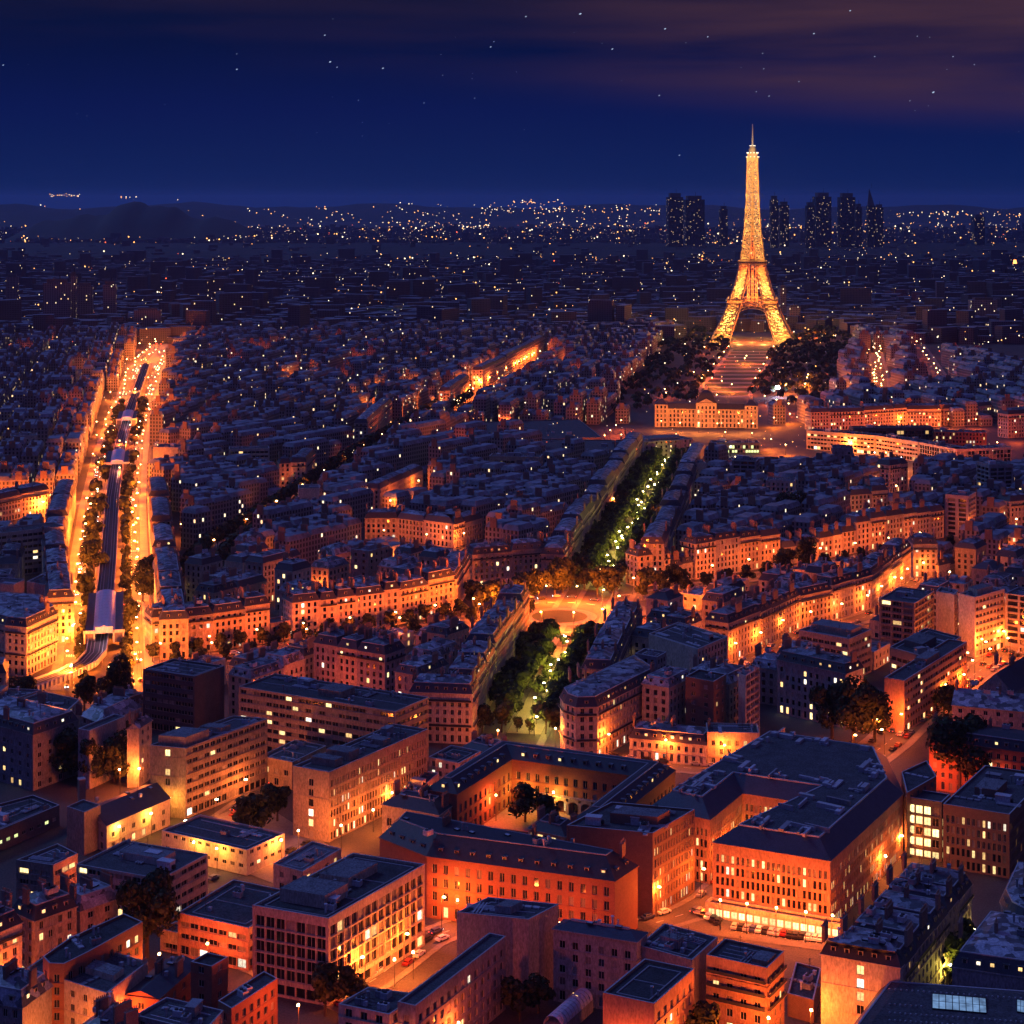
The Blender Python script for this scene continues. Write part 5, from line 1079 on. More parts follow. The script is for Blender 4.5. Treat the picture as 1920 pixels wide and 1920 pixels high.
for p, s in SMALL:
    for k in range(70):
        d = Vector((rk.gauss(0, 1), rk.gauss(0, 1), rk.gauss(0, 1))).normalized(); c = Vector((p.x, p.y, 6.5*s))+Vector((d.x*3.9, d.y*3.9, d.z*3.4))*s*rk.uniform(.6, 1.1); t = d.orthogonal().normalized(); v = d.cross(t); q = rk.uniform(.8, 1.6)
        b.poly([c-t*q-v*q*.6, c+t*q*.6-v*q, c+t*q+v*q*.6, c-t*q*.5+v*q])
    b.cyl((p.x, p.y, 0), .3, 5*s, 5)
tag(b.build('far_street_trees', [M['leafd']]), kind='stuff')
tree('round_tree', W(275, 1795), 'big round dark tree beside the pink banded office', None, 2.05, True, 2.5)
tree('round_tree', W(1800, 1488), 'big round dark tree in front of the pink dormered building', None, 2.6, True, 2.4)
for i, (x, y, s, lb) in enumerate(((60, 1455, 2.2, 'left dark tree of the garden at the left edge'), (110, 1462, 2.0, 'second dark tree of the garden at the left edge'), (20, 1445, 2.2, 'outermost dark tree of the garden at the left edge'), (165, 1470, 1.8, 'dark tree beside the brick chimney'), (215, 1468, 1.8, 'dark tree in front of the orange gable wall'), (200, 1440, 1.9, 'dark tree behind the one by the orange gable'), (490, 1560, 1.2, 'dark tree between the two hospital slabs'), (455, 1570, 1.3, 'small tree in the hospital yard'), (520, 1540, 1.2, 'rear tree between the hospital slabs'), (610, 1905, 1.25, 'dark tree at the foot of the gridded office'), (660, 1890, 1.0, 'smaller tree at the foot of the gridded office'), (1560, 1385, 2.1, 'left dark tree of the grove by the orange crossing'), (1600, 1395, 2.3, 'middle dark tree of the grove by the orange crossing'), (1640, 1390, 2.0, 'right dark tree of the grove by the orange crossing'), (1590, 1350, 1.9, 'rear dark tree of the grove by the orange crossing'), (1770, 1345, 1.3, 'small dark tree right of the orange crossing'), (975, 1915, 1.15, 'dark tree in the bottom centre garden'), (1010, 1900, 1.0, 'smaller dark tree in the bottom centre garden'), (1190, 1975, 1.6, 'dark tree before the orange blue-roofed block'), (1310, 1975, 1.2, 'small tree below the orange balcony block'), (1775, 1845, 1.3, 'green lit tree in the alley, bottom right'), (1800, 1815, 1.2, 'second green lit tree in the alley, bottom right'), (1030, 1548, 1.1, 'low tree in the school courtyard'), (985, 1542, 1.2, 'dark tree in the left of the school courtyard'), (1470, 1075, 1.6, 'dark tree before the low red terrace'), (1510, 1068, 1.8, 'second dark tree before the low red terrace'), (1490, 1000, 2.6, 'big dark tree above the tall red terrace'), (1465, 985, 2.2, 'left dark tree above the tall red terrace'))): tree('garden_tree', W(x, y), lb, None, s, lb.find('green') < 0)
# the park trees either side of the strip: too many to count
b = MB(); rk = random.Random(9)
PKT = [W(1140, 785), W(1300, 760), W(1372, 652), W(1290, 605), W(1150, 650)], [W(1405, 745), W(1452, 655), W(1480, 640), W(1590, 600), W(1625, 640), W(1540, 775)]
for P in PKT:
    xs = [p.x for p in P]; ys = [p.y for p in P]; n = 0
    while n < 430:
        x, y = rk.uniform(min(xs), max(xs)), rk.uniform(min(ys), max(ys))
        if not inpoly(P, np.array(x), np.array(y)): continue
        n += 1; r = rk.uniform(3.4, 6); z0 = rk.uniform(4.5, 8)
        for k in range(26):
            d = Vector((rk.gauss(0, 1), rk.gauss(0, 1), abs(rk.gauss(0, 1)))).normalized(); p = Vector((x, y, z0))+d*r*rk.uniform(.7, 1.05); t = d.orthogonal().normalized(); s = d.cross(t); q = r*rk.uniform(.25, .45)
            b.poly([p-t*q-s*q*.6, p+t*q*.6-s*q, p+t*q+s*q*.6, p-t*q*.5+s*q])
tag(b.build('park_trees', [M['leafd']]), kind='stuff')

# ------------------------------------------------------------------ metro viaduct and its stations
VP = [Vector((-230, 690)), Vector((-214, 724)), Vector((-202, 757)), Vector((-192, 780)), Vector((-187.5, 797)), Vector((-187.5, 815))]+[p for p in BV[3:8]]
VP = VP[:6]+[Vector((-209, 928))]+VP[6:]
vd = empty('metro_viaduct', (*VP[5], 0)); tag(vd, 'elevated metro viaduct running down the middle of the bright boulevard, bending left near us', 'viaduct'); vo = VP[5]; V0 = [p-vo for p in VP]
def strip(bm, pts, w0, w1, z0, z1, mi=0):
    A, B = offs(pts, w1), offs(pts, w0)
    for i in range(len(pts)-1):
        bm.poly([(*B[i], z1), (*A[i], z1), (*A[i+1], z1), (*B[i+1], z1)], mi)
        bm.poly([(*A[i], z0), (*A[i+1], z0), (*A[i+1], z1), (*A[i], z1)], mi); bm.poly([(*B[i], z0), (*B[i+1], z0), (*B[i+1], z1), (*B[i], z1)], mi)
b = MB(); strip(b, V0, -4.2, 4.2, 5.2, 6.4); b.build('deck', [M['track']], vd)
for s in (-1, 1):
    b = MB(); strip(b, V0, s*4.2, s*4.55, 4.9, 7.5); b.build('parapet', [M['skirt']], vd)
    for q in (1.2, 2.7): b = MB(); strip(b, V0, s*q-.11, s*q+.11, 6.4, 6.55); b.build('rail', [M['rail']], vd)
b = MB(); b.cyl((0, 0, 0), .55, 5.2, 8); cme = b.mesh('column', [M['stone']])
for p, d in along(V0, 26): n = Vector((-d.y, d.x))*3.2; inst('column', cme, (*(p+n), 0), 0, vd); inst('column', cme, (*(p-n), 0), 0, vd)
# bridge parapets with arched openings on the bend
b = MB()
for p, d in along(V0[:5], 3.0):
    n = Vector((-d.y, d.x)); a = math.atan2(d.y, d.x)
    for s in (-1, 1): c = p+n*s*4.75; b.box((*c, 5.0), (1.3, .35, 2.4), a)
b.build('lattice_girder', [M['cap']], vd)
for lb, D0, D1 in (('nearest metro station with lilac glass roof and white gable', 838, 922), ('second metro station down the boulevard with lilac glass roof', 1375, 1445), ('third and farthest metro station on the boulevard viaduct', 1650, 1715)):
    k = [p for p in BV if p.y > 0]; ctr = lambda D: Vector((bx(D), D)); p0, p1 = ctr(D0), ctr(D1); d = (p1-p0).normalized(); n = Vector((-d.y, d.x)); ln = (p1-p0).length
    st = empty('metro_station', (*p0, 0)); tag(st, lb, 'station')
    def q(t, o): v = d*t+n*o; return (v.x, v.y)
    for s in (-1, 1):
        b = MB(); b.prism(ccw([q(0, s*4.7), q(ln, s*4.7), q(ln, s*8.6), q(0, s*8.6)]), 5, 10.2, 0, 0, True); b.build('side_hall', [M['dark']], st)
    b = MB()
    for i in range(8):
        a0_, a1_ = PI*(.12+.76*i/8), PI*(.12+.76*(i+1)/8); f = lambda a: (-5.2*math.cos(a)/math.cos(PI*.12), 10+2.9*(math.sin(a)-math.sin(PI*.12)))
        (o0, z0), (o1, z1) = f(a0_), f(a1_)
        for j in range(12):
            t0, t1 = ln*j/12+.06, ln*(j+1)/12-.06; b.poly([(*q(t0, o0), z0), (*q(t0, o1), z1), (*q(t1, o1), z1), (*q(t1, o0), z0)])
    b.build('glass_roof', [M['sroof']], st)
    b = MB()
    for o0, o1, z0, z1 in ((-9.4, -4, 9.6, 11.0), (4, 9.4, 9.6, 11.0), (-4, 4, 11.2, 12.6)): b.prism(ccw([q(-.6, o0), q(0, o0), q(0, o1), q(-.6, o1)]), z0, z1, 0, 0, True)
    for o in (-4.4, 4.4, -8.8, 8.8): b.prism(ccw([q(-.6, o-.35), q(0, o-.35), q(0, o+.35), q(-.6, o+.35)]), 5, 11.0, 0)
    b.poly([(*q(-.3, -4), 9.5), (*q(-.3, 4), 9.5), (*q(-.3, 4), 11.2), (*q(-.3, 0), 13.2), (*q(-.3, -4), 11.2)], 0)
    b.build('gable_front', [M['white']], st)
    light('station_white', (.75, .7, 1), 900, (*q(-7, 0), 11.5), st, .6); light('station_white', (.75, .7, 1), 900, (*q(ln*.5, 0), 8), st, .6)

# ------------------------------------------------------------------ street lamps: pole, head and the light they give
def lamp_meshes(m, hh):
    b = MB(); b.cyl((0, 0, 0), .11, hh, 6, 0, .07); b.bar((0, 0, hh), (0, -.9, hh+.25), .1); p = b.mesh('pole', [M['iron']])
    b = MB(); b.box((0, -1.0, hh+.05), (.5, .75, .28), 0, 0, taper=.8); return p, b.mesh('lamp_head', [M[m]])
LM = {k: lamp_meshes(k, hh) for k, hh in (('lamp', 9.0), ('lampy', 7.5), ('lampw', 9))}
PW = 6600
LT = dict(street=('lamp', ORANGE, 1.0), bright=('lamp', AMBER, 1.5), dim=('lamp', ORANGE, .45), yard=('lampy', (1, .19, .022), 1.2), yellow=('lampy', (1, .37, .035), .42), gold=('lamp', (1, .24, .03), 6.0), garden=('lampy', (1, .74, .10), .62), blvd=('lamp', (1, .18, .016), 6.6), white=('lampw', WHITE, 1.0), big=('lamp', ORANGE, 4.0), huge=('lamp', AMBER, 7.0), round=('lamp', (1, .14, .010), 9.0), bigb=('lamp', (1, .18, .017), 8.5), flood=('lampw', (.6, .6, 1), 6.0), redl=('lamp', (1, .10, .02), 2.0))
NL = [0]; FARL, FARO = [], []
def lamp(p, kind, label, group=None, rz=0.0, hh=None):
    mk, col, pw = LT[kind]; p = open_spot(p)
    if Vector((p[0], p[1])).length > 1330:
        z = {'lamp': 9.0, 'lampy': 7.5, 'lampw': 9}[mk]; FARL.append((p[0], p[1], z, mk)); FARO.append(light('lamp_'+kind, col, PW*pw, (p[0], p[1], z-.5), None, .35)); return
    o = empty('street_lamp', (p[0], p[1], 0), rz); tag(o, label, 'street lamp', group); z = {'lamp': 9.0, 'lampy': 7.5, 'lampw': 9}[mk]; NL[0] += 1
    inst('pole', LM[mk][0], (0, 0, 0), 0, o); far_ = Vector((p[0], p[1])).length; k = 1.25 if far_ < 800 else 1.25+(far_-800)/900
    inst('lamp_head', LM[mk][1], (0, -1.0*(1-k), (z+.05)*(1-k)), 0, o, (k, k, k)); light('lamp_'+kind, col, PW*pw, (0, -1.0, z-.5), o, .35)
rl_ = random.Random(77)
def lamps(pts, sp, kind, label, group, offset=0.0, start=5.0, both=False, jit=0.0):
    pts = vec(pts)
    for s in ((1, -1) if both else (1,)):
        for p, d in along(offs(pts, s*offset) if offset else pts, sp, start+(sp/2 if s < 0 else 0)): lamp(p+Vector((rl_.uniform(-1, 1), rl_.uniform(-1, 1)))*jit, kind, label, group, math.atan2(d.y, d.x)+(0 if s > 0 else PI))
BN = [p for p in BVS if p.y < 1300]; BF = [p for p in BVS if p.y > 1200]
lamps(BN, 25, 'blvd', 'orange street lamp on the near stretch of the metro boulevard', 'lamps of the near boulevard', 16, 4, True, jit=2)
lamps(BF, 46, 'bigb', 'orange street lamp on the far stretch of the metro boulevard', 'lamps of the far boulevard', 15.5, 20, True, jit=4)
lamps([AV(706), AV(850)], 13, 'garden', 'yellow lamp between the trees of the near avenue', 'lamps of the near avenue', 0, 4, jit=4.5)
lamps([AV(975), AV(1450)], 13, 'garden', 'yellow lamp between the trees of the far avenue', 'lamps of the far avenue', 0, 4, jit=5.0)
for i in range(12): a = 2*PI*i/12+.2; lamp(pc+Vector((math.cos(a)*30, math.sin(a)*30)), 'round', 'street lamp standing round the orange roundabout', 'lamps of the roundabout', a+PI/2)
lamps(ST4, 24, 'street', 'street lamp along the junction street', 'lamps of the junction street', 5.8, 6); lamps(ST4, 48, 'bright', 'brighter street lamp on the near kerb of the junction street', 'lamps of the junction street, near kerb', -5.8, 26)
lamps(ST5, 28, 'bright', 'street lamp along the street right of the roundabout', 'lamps right of the roundabout', 5, 8); lamps(ST6, 25, 'bright', 'street lamp on the climbing street right of centre', 'lamps of the climbing street', 4, 6)
lamps(ST7, 24, 'bright', 'street lamp at the orange crossing, right', 'lamps of the orange crossing', 4, 10, True); lamps(ST8, 22, 'bright', 'street lamp in front of the avenue corner houses', 'lamps before the corner houses', 2.5, 6)
lamps(ST9, 26, 'bright', 'street lamp in the street behind the gridded office', 'lamps behind the gridded office', 3, 4); lamps(ST10, 20, 'bright', 'street lamp left of the striped orange front', 'lamps beside the striped front', 3, 6)
lamps(ST11, 22, 'yard', 'lamp along the hospital lane', 'lamps of the hospital lane', 3, 3); lamps(ST12, 22, 'huge', 'street lamp in the bright street at the left edge', 'lamps of the left edge street', 3, 8)
lamps(ST13[:6], 70, 'dim', 'faint street lamp under the dark street trees', 'lamps of the dark street', 5, 30); lamps(ST13[5:], 60, 'huge', 'street lamp of the far orange street left of centre', 'lamps of the far orange street', 4, 10, True)
lamps(ST14, 48, 'bright', 'street lamp of the far street right of the park', 'lamps right of the park', 4, 10, True, jit=5); lamps(ST15, 60, 'street', 'street lamp of the farthest street on the right', 'lamps of the farthest right street', 4, 30, jit=6)
ONE = [(135, 1285, 'blvd', 'left lamp at the near end of the boulevard by the viaduct bend'), (205, 1290, 'blvd', 'middle lamp at the near end of the boulevard'), (265, 1275, 'blvd', 'right lamp at the near end of the boulevard'), (487, 1618, 'yard', 'very bright yellow lamp at the right end of the floodlit pavilion'), (425, 1628, 'yellow', 'yellow lamp in front of the floodlit pavilion'), (360, 1612, 'yellow', 'yellow lamp left of the floodlit pavilion'), (300, 1545, 'yellow', 'rear yellow lamp at the floodlit hall wall'), (262, 1570, 'yellow', 'middle yellow lamp at the floodlit hall wall'), (225, 1592, 'yellow', 'front yellow lamp at the floodlit hall wall'), (560, 1600, 'yard', 'lamp at the foot of the second hospital slab'), (640, 1590, 'yard', 'lamp beside the right front of the second hospital slab'), (700, 1560, 'yard', 'second lamp beside the front of the second hospital slab'), (760, 1525, 'yard', 'third lamp beside the front of the second hospital slab'),
 (1000, 1512, 'yellow', 'lamp inside the school arcade, left'), (1050, 1516, 'yellow', 'lamp inside the school arcade, middle'), (1110, 1520, 'street', 'lamp inside the school arcade, right'), (880, 1530, 'street', 'lamp along the left school wing'), (930, 1540, 'street', 'lamp in the school courtyard'), (740, 1850, 'yard', 'left bright lamp in the yard behind the gridded office'), (775, 1836, 'yard', 'right bright lamp in the yard behind the gridded office'), (858, 1745, 'street', 'lamp before the orange window front'), (950, 1775, 'street', 'second lamp before the orange window front'), (1050, 1790, 'street', 'third lamp before the orange window front'), (1380, 1568, 'yellow', 'lamp in the lit court of the metal roofed complex'), (1450, 1578, 'yellow', 'second lamp in the lit court of the metal roofed complex'),
 (1350, 1745, 'bright', 'first lamp from the left at the car park'), (1400, 1752, 'bright', 'second lamp from the left at the car park'), (1455, 1760, 'bright', 'third lamp from the left at the car park'), (1510, 1768, 'bright', 'fourth lamp from the left at the car park'), (1560, 1775, 'bright', 'last lamp from the left at the car park'), (1720, 1598, 'yellow', 'lamp at the foot of the yellow glass link'), (1650, 1640, 'yard', 'lamp in the court right of the striped front'), (1690, 1610, 'yard', 'rear lamp in the court right of the striped front'), (1740, 1495, 'redl', 'reddish lamp lighting the narrow brick house'), (1825, 1790, 'garden', 'yellowish lamp at the top of the alley, bottom right'), (1780, 1860, 'garden', 'yellowish lamp among the alley trees, bottom right'),
 (120, 1995, 'yard', 'lamp below the orange corner building'), (30, 1960, 'street', 'lamp at the bottom left corner'), (240, 1960, 'street', 'lamp below the blue hipped roof'), (10, 1900, 'bright', 'lamp before the orange mansard house'), (300, 1850, 'street', 'lamp in the passage below the round tree'), (285, 1880, 'yellow', 'small yellow lamp above the yellow shed'), (560, 1950, 'street', 'lamp below the low red wing'), (330, 1650, 'bright', 'lamp right of the pink banded office'), (200, 1690, 'dim', 'lamp before the pink banded office'), (390, 1830, 'street', 'lamp by the orange open terrace'), (640, 2010, 'street', 'lamp below the salmon fronted block'), (740, 2015, 'street', 'second lamp below the salmon fronted block'), (860, 1985, 'street', 'lamp beside the long grey wing'), (1270, 2010, 'bright', 'lamp below the orange blue-roofed block'), (1370, 1990, 'bright', 'lamp below the orange balcony block'), (1440, 1975, 'bright', 'second lamp below the orange balcony block'), (1170, 2040, 'street', 'lamp at the bottom edge left of the orange block'), (1520, 1960, 'bright', 'lamp left of the broad gable wall'), (1610, 2000, 'yard', 'lamp below the broad gable wall'),
 (262, 1480, 'yard', 'lamp at the foot of the orange gable wall'), (225, 1490, 'bright', 'lamp beside the garden trees at the left'), (1860, 1500, 'dim', 'lamp behind the striped brown office'), (1650, 1350, 'bright', 'lamp by the grove at the orange crossing'), (1795, 1250, 'yard', 'lamp at the far end of the striped red office'), (1840, 1235, 'bright', 'lamp below the tall pink tower'), (1795, 1205, 'bright', 'lamp between the two pink towers'), (1690, 1110, 'yard', 'lamp at the orange street corner'), (1780, 1098, 'yard', 'lamp on the low bright terrace'), (1630, 975, 'yard', 'yellowish lamp at the red house group, far right'), (1680, 935, 'bright', 'lamp by the red gable group'), (1905, 1000, 'bright', 'lamp at the right edge terrace'), (518, 980, 'yard', 'lone orange lamp above the dark street trees'), (560, 925, 'bright', 'lamp at the orange corner by the dark street'), (760, 948, 'bright', 'lamp by the narrow red terrace'), (735, 962, 'bright', 'second lamp by the narrow red terrace'), (785, 925, 'bright', 'third lamp by the narrow red terrace'), (720, 1022, 'bright', 'left lamp by the winding red terrace'), (800, 1030, 'bright', 'middle lamp by the winding red terrace'), (870, 1028, 'bright', 'right lamp by the winding red terrace'), (680, 1100, 'dim', 'lamp in a gap of the roofs left of the roundabout'), (600, 1090, 'street', 'second lamp in a gap of the roofs left of the roundabout'), (780, 1060, 'street', 'third lamp in a gap of the roofs left of the roundabout'), (640, 1350, 'street', 'lamp between the hospital and the front terrace'), (600, 1325, 'street', 'lamp before the front terrace'), (815, 1262, 'street', 'lamp in the courtyard behind the corner house'),
 (1458, 745, 'flood', 'very bright white floodlight in the park right of the strip'), (1510, 735, 'big', 'orange lamp in the park beyond the white floodlight'), (1370, 858, 'white', 'white lamp by the greenish glass roof'), (1240, 808, 'gold', 'golden flood lamp before the left school pavilion'), (1275, 812, 'gold', 'second flood lamp before the golden school'), (1310, 812, 'gold', 'third flood lamp before the golden school'), (1345, 813, 'gold', 'fourth flood lamp before the golden school'), (1385, 813, 'gold', 'fifth flood lamp before the golden school'), (1412, 813, 'gold', 'flood lamp before the right school pavilion'), (1360, 830, 'bright', 'lamp on the square before the golden school'), (1410, 832, 'big', 'second lamp on the square before the golden school'), (1560, 815, 'big', 'lamp before the orange arched houses'), (1640, 812, 'big', 'second lamp before the orange arched houses'), (1710, 808, 'huge', 'third lamp before the orange arched houses'), (1778, 805, 'huge', 'very bright white-yellow lamp beyond the council building'), (1830, 805, 'big', 'lamp among the red houses, far right'), (1870, 850, 'big', 'lamp in the street right of the council building'), (1905, 830, 'big', 'lamp at the right edge red house'), (1340, 905, 'bright', 'lamp at the head of the tree avenue'), (1850, 890, 'big', 'lamp below the right council wing'), (1780, 897, 'big', 'lamp below the middle council wing'), (1640, 870, 'white', 'pale lamp before the curved council wing'), (1690, 880, 'white', 'second pale lamp before the curved council wing'), (845, 872, 'big', 'lamp before the glowing arch'), (890, 850, 'huge', 'lamp beyond the glowing arch'), (930, 838, 'big', 'second lamp beyond the glowing arch'), (1165, 835, 'big', 'lamp left of the golden school'), (1120, 850, 'bright', 'lamp in the dark sheds left of the golden school')]
for x, y, k, lb in ONE: lamp(W(x, y), k, lb)
for x, y in ((160, 702), (168, 686), (178, 669), (205, 667), (232, 673), (330, 816), (370, 812), (480, 736), (640, 672), (135, 816), (172, 810), (395, 702), (420, 697), (490, 684), (600, 726), (628, 732), (880, 702), (1045, 692), (1075, 682), (1110, 674), (1100, 722), (560, 640), (620, 655), (30, 682), (60, 680), (1850, 690), (1890, 700), (1830, 640), (1760, 640), (1560, 700)): lamp(W(x, y), 'big', '')
for x, y in ((420, 1150), (470, 1095), (520, 1065), (650, 1045), (735, 1062), (840, 1065), (905, 1050), (960, 1040), (620, 975), (860, 965), (930, 985), (1010, 1015), (1350, 1010), (1255, 985), (1420, 965), (1560, 990), (1345, 1150), (1480, 1125), (1560, 1112), (1255, 1150), (1830, 1010), (1880, 1060), (60, 1060), (30, 900), (700, 1255), (930, 1200), (590, 1130), (340, 1010), (450, 960), (1150, 960), (1330, 960), (1610, 1090), (1700, 985)): lamp(W(x, y), 'bright', 'orange lamp glowing up out of a gap between the dense roofs', 'lamps in gaps of the roofs')
rl = random.Random(31)
for i in range(62):                                       # short lit streets among the far roofs
    d = rl.uniform(1345, 2550); p = Vector((rl.uniform(-.28, .28)*d, d)); an_ = math.radians(rl.choice((57, 79, 79, 101, 147))); kd_ = rl.choice(('big', 'big', 'bigb', 'bright'))
    for k in range(rl.choice((1, 2, 4, 5))): lamp(p+Vector((math.cos(an_), math.sin(an_)))*36*k, kd_, '')
f2 = lambda u, v: GR[0]+(GR[3]-GR[0])*u+((GR[1]+(GR[2]-GR[1])*u)-(GR[0]+(GR[3]-GR[0])*u))*v
for i in range(7):
    for v in (-.03, 1.03): lamp(f2((i+.3)/7, v), 'big', 'warm lamp along the edge of the lit park strip', 'lamps of the park strip')
b = MB(); mi_ = {'lamp': 0, 'lampy': 1, 'lampw': 2}
for x, y, z, mk in FARL:
    k = 1+(y-1100)/1500
    if mk == 'lampw' and y > 1850: k = 8
    b.box((x, y, z), (.55*k, .55*k, .4*k), 0, mi_[mk], taper=.8); b.cyl((x, y, 0), .12, z, 5, 3)
fl = tag(b.build('far_street_lamps', [M['lamp'], M['lampy'], M['lampw'], M['iron']]), kind='stuff')
for o in FARO: o.parent = fl
rs_ = random.Random(8); it = []                           # head and tail lights far down the boulevard
for i in range(230):
    p = rs_.choice(along(offs(BF, rs_.choice((-15.6, -12, -9.4, 9.4, 12, 15.6))), 4)); it.append((p[0].x, p[0].y, .9, rs_.choice((.5, .6, .8))*(.6+p[0].y/3000)))
specks('far_car_lights', it[:90], M['far2']); specks('far_tail_lights', it[150:], M['red'])
PO = W(1903, 490); o = empty('warning_lamp', (PXs(1903, 4200), 4200, 0)); tag(o, 'lone glowing red-orange lamp at the right edge under the horizon', 'lamp'); b = MB(); b.cyl((0, 0, 0), .6, 66, 6); b.build('mast', [M['iron']], o)
zr = 210+(HY-490)*4200/F; b = MB(); b.cyl((0, 0, zr-4), 4.5, 9, 10, 0, 3); M['redorb'] = glow('red orb', (1, .22, .05), 6); b.build('lamp_head', [M['redorb']], o); o.children[0].scale = (1, 1, (zr-4)/66)

# ------------------------------------------------------------------ cars
def car_parts(col):
    b = MB(); b.box((0, 0, .32), (1.78, 4.3, .55), 0, 0, taper=.97); b.box((0, -.15, .87), (1.6, 2.5, .52), 0, 0, taper=.82); body = b.mesh('body', [col])
    b = MB(); 
    for s in (-1, 1): b.box((s*.735, -.15, .93), (.06, 2.0, .32), 0, 0)
    b.box((0, 1.0, .93), (1.25, .1, .34), 0, 0); b.box((0, -1.3, .93), (1.25, .1, .34), 0, 0); win = b.mesh('windows', [M['glass']])
    b = MB(); b.cyl((0, 0, -.1), .32, .2, 10); wh = b.mesh('wheel', [M['iron']]); return body, win, wh
PAL = [surf('car paint '+n, c, .3, .05, rnd=.1, spec=.6) for n, c in (('black', (.02, .02, .022)), ('silver', (.4, .4, .42)), ('white', (.7, .7, .7)), ('blue', (.03, .05, .16)), ('red', (.25, .02, .02)))]
CP = [car_parts(m_) for m_ in PAL]; b = MB(); b.box((0, 0, 0), (.34, .08, .16)); HLm, TLm = b.mesh('headlight', [M['lampw']]), None; b = MB(); b.box((0, 0, 0), (.3, .08, .14)); TLm = b.mesh('tail_light', [M['red']])
NAM = ['black', 'silver', 'white', 'blue', 'red']; rc = random.Random(4)
def car(p, d, label, group, lights=True):
    k = rc.choice((0, 0, 1, 1, 2, 3, 4)); o = empty('car', (p[0], p[1], .2), math.atan2(d.y, d.x)-PI/2); tag(o, label.replace('#', NAM[k]), 'car', group.replace('#', NAM[k])); bd, wn_, wh = CP[k]
    inst('body', bd, (0, 0, 0), 0, o); inst('windows', wn_, (0, 0, 0), 0, o)
    for x in (-.86, .86):
        for y in (-1.35, 1.35): q = inst('wheel', wh, (x, y, .32), 0, o); q.rotation_euler = (0, PI/2, 0)
        if lights: inst('headlight', HLm, (x*.75, 2.16, .55), 0, o); inst('tail_light', TLm, (x*.75, -2.16, .6), 0, o)
for off, s in ((-15.6, 1), (-12, 1), (-9.4, 1), (9.4, -1), (12, -1), (15.6, -1)):
    for p, d in along(offs(BVS, -off), 17, rc.uniform(0, 12)):
        if p.length < 1450 and rc.random() < .34: car(p, d*-s if s > 0 else d, '# car driving on the metro boulevard with lights on', '# cars on the boulevard')
for i in range(14): a = rc.uniform(0, 6.28); r_ = rc.uniform(36, 46); p = pc+Vector((math.cos(a)*r_, math.sin(a)*r_)); car(p, Vector((-math.sin(a), math.cos(a))), '# car on the orange roundabout', '# cars on the roundabout')
A_, B_ = W(1372, 1740), W(1545, 1765); dr = (B_-A_).normalized(); nn = Vector((-dr.y, dr.x))
for i in range(15): car(A_+(B_-A_)*(i+.5)/15+nn*rc.uniform(-.3, .3), nn, '# car in the parked row at the glowing car park', '# cars in the parked row', False)
for i in range(5): car(W(1310+i*9, 1712+i*5), nn*-1, '# car parked in the corner left of the car park', '# cars in the car park corner', False)
for x, y in ((440, 1530), (455, 1523), (475, 1512), (400, 1558), (560, 1618), (800, 1765), (1700, 1375), (1712, 1352), (1735, 1335), (330, 1620), (345, 1625), (372, 1637), (400, 1650), (520, 1590), (545, 1598), (590, 1590), (575, 1585)): car(W(x, y), Vector((.55, .83)), {440: '# car parked in the hospital lane'}.get(x, '# car parked at a lit kerb'), '# cars at lit kerbs', False)

for st, o_, lb in ((ST8, 4, '# car parked before the avenue corner houses'), (ST9, -3.6, '# car parked behind the gridded office'), (ST10, 3.6, '# car parked beside the striped front'), (ST6, -4, '# car parked on the climbing street'), (ST7, 5.2, '# car parked by the orange crossing'), (ST4, -5.2, '# car parked along the junction street'), (ST11, -3.6, '# car parked along the hospital lane'), (ST7, -5.2, '# car parked on the near kerb of the orange crossing')):
    for p, d in along(offs(st, o_), 6.2, 3):
        if rc.random() < .55 and p.length < 960: car(p, d, lb, lb.replace('# car', '# cars'), False)
    for p, d in along(offs(st, -o_*.4), 30, rc.uniform(4, 25)): car(p, d, lb.replace('parked', 'driving with lights on'), lb.replace('# car parked', '# cars driving'), True)

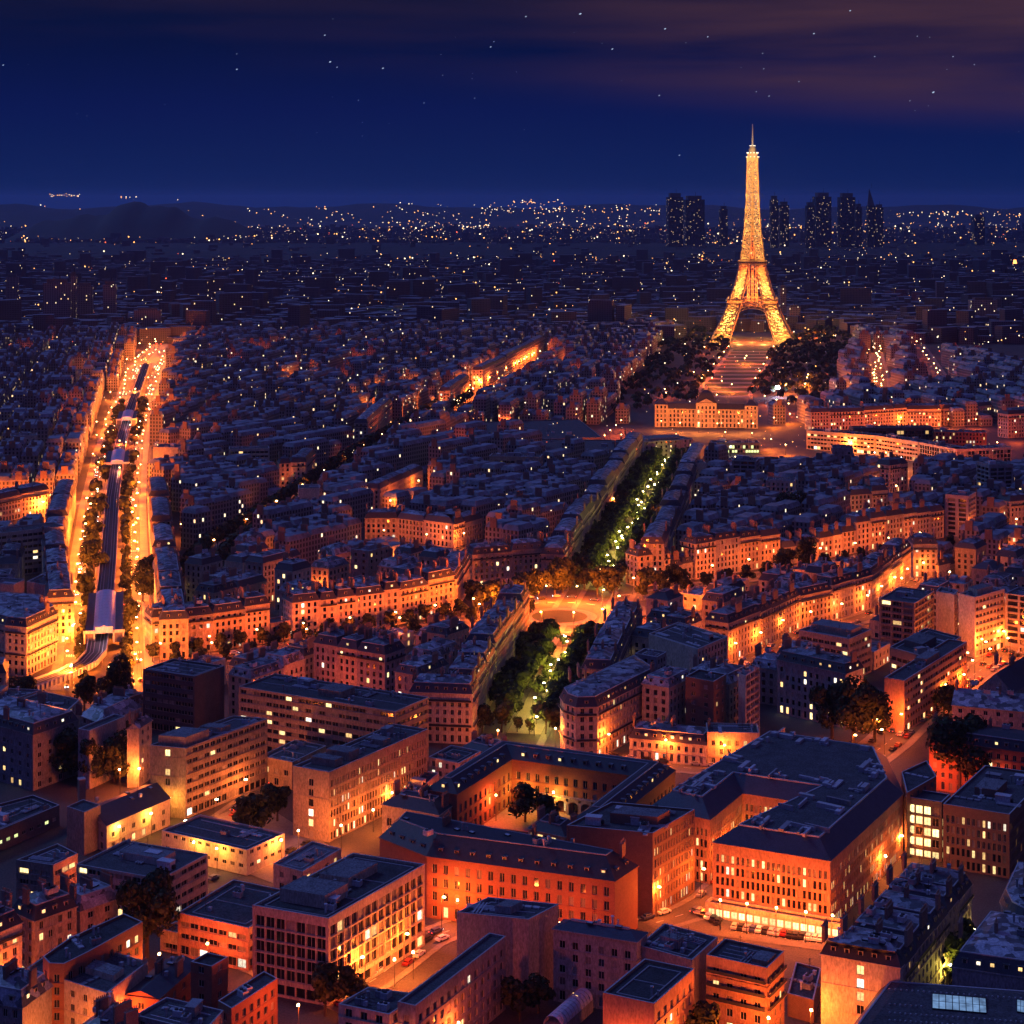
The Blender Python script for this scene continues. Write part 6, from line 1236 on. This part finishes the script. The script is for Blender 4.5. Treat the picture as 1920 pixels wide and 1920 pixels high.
# ------------------------------------------------------------------ stars
rs = random.Random(2); b = MB()
SP = [(1088, 26, 1.5), (986, 31, 1), (1247, 54, 1.2), (1148, 92, 1.2), (920, 88, 1), (926, 78, .8), (619, 116, 1.3), (632, 126, .8), (444, 130, 1.1), (444, 101, .6), (718, 128, 1.1), (609, 66, 1), (6, 122, 1), (1327, 69, .9), (1526, 63, 1.1), (1594, 20, 1.1), (1236, 179, 1), (1750, 173, 1.5), (1274, 291, .9), (1432, 129, .7), (1442, 180, .8), (1640, 106, .8), (1787, 106, .8), (1827, 121, .7), (1706, 189, .6), (1498, 153, .7), (890, 184, .7), (795, 193, .7), (672, 188, .6), (830, 141, .6), (1720, 68, .7), (1430, 100, .7), (1418, 172, .7)]+[(rs.uniform(0, 1920), rs.uniform(0, 260), rs.uniform(.25, .5)) for _ in range(28)]
for x, y, k in SP:
    d = 62000; r = 18*k; p = (PXs(x, d), d, 210+(HY-y)*d/F); n = len(b.v)
    b.v.extend([(p[0]+r*1.9, p[1], p[2]+r*.8), (p[0]-r*1.9, p[1], p[2]-r*.8), (p[0], p[1]-r, p[2]), (p[0], p[1]+r, p[2]), (p[0]-r*.3, p[1], p[2]+r), (p[0]+r*.3, p[1], p[2]-r)])
    for f in ((0, 2, 4), (2, 1, 4), (1, 3, 4), (3, 0, 4), (2, 0, 5), (1, 2, 5), (3, 1, 5), (0, 3, 5)): b.f.append(tuple(n+i for i in f)); b.m.append(0)
tag(b.build('stars', [M['star']]), kind='stuff')

# ------------------------------------------------------------------ the air: even haze round the whole scene
HAZE = 2.4e-5
if HAZE:
    b = MB(); b.box((0, 25000, -2), (53000, 50200, 350)); hz = tag(b.build('haze', []), kind='stuff')
    m = bpy.data.materials.new('haze'); m.use_nodes = True; n, l = m.node_tree.nodes, m.node_tree.links
    n.remove(n['Principled BSDF']); v = n.new('ShaderNodeVolumePrincipled'); v.inputs['Density'].default_value = HAZE; v.inputs['Color'].default_value = (.35, .55, 1, 1); v.inputs['Anisotropy'].default_value = .2
    l.new(v.outputs[0], n['Material Output'].inputs['Volume']); hz.data.materials.append(m)
print('lamps', NL[0], 'objects', len(bpy.data.objects))
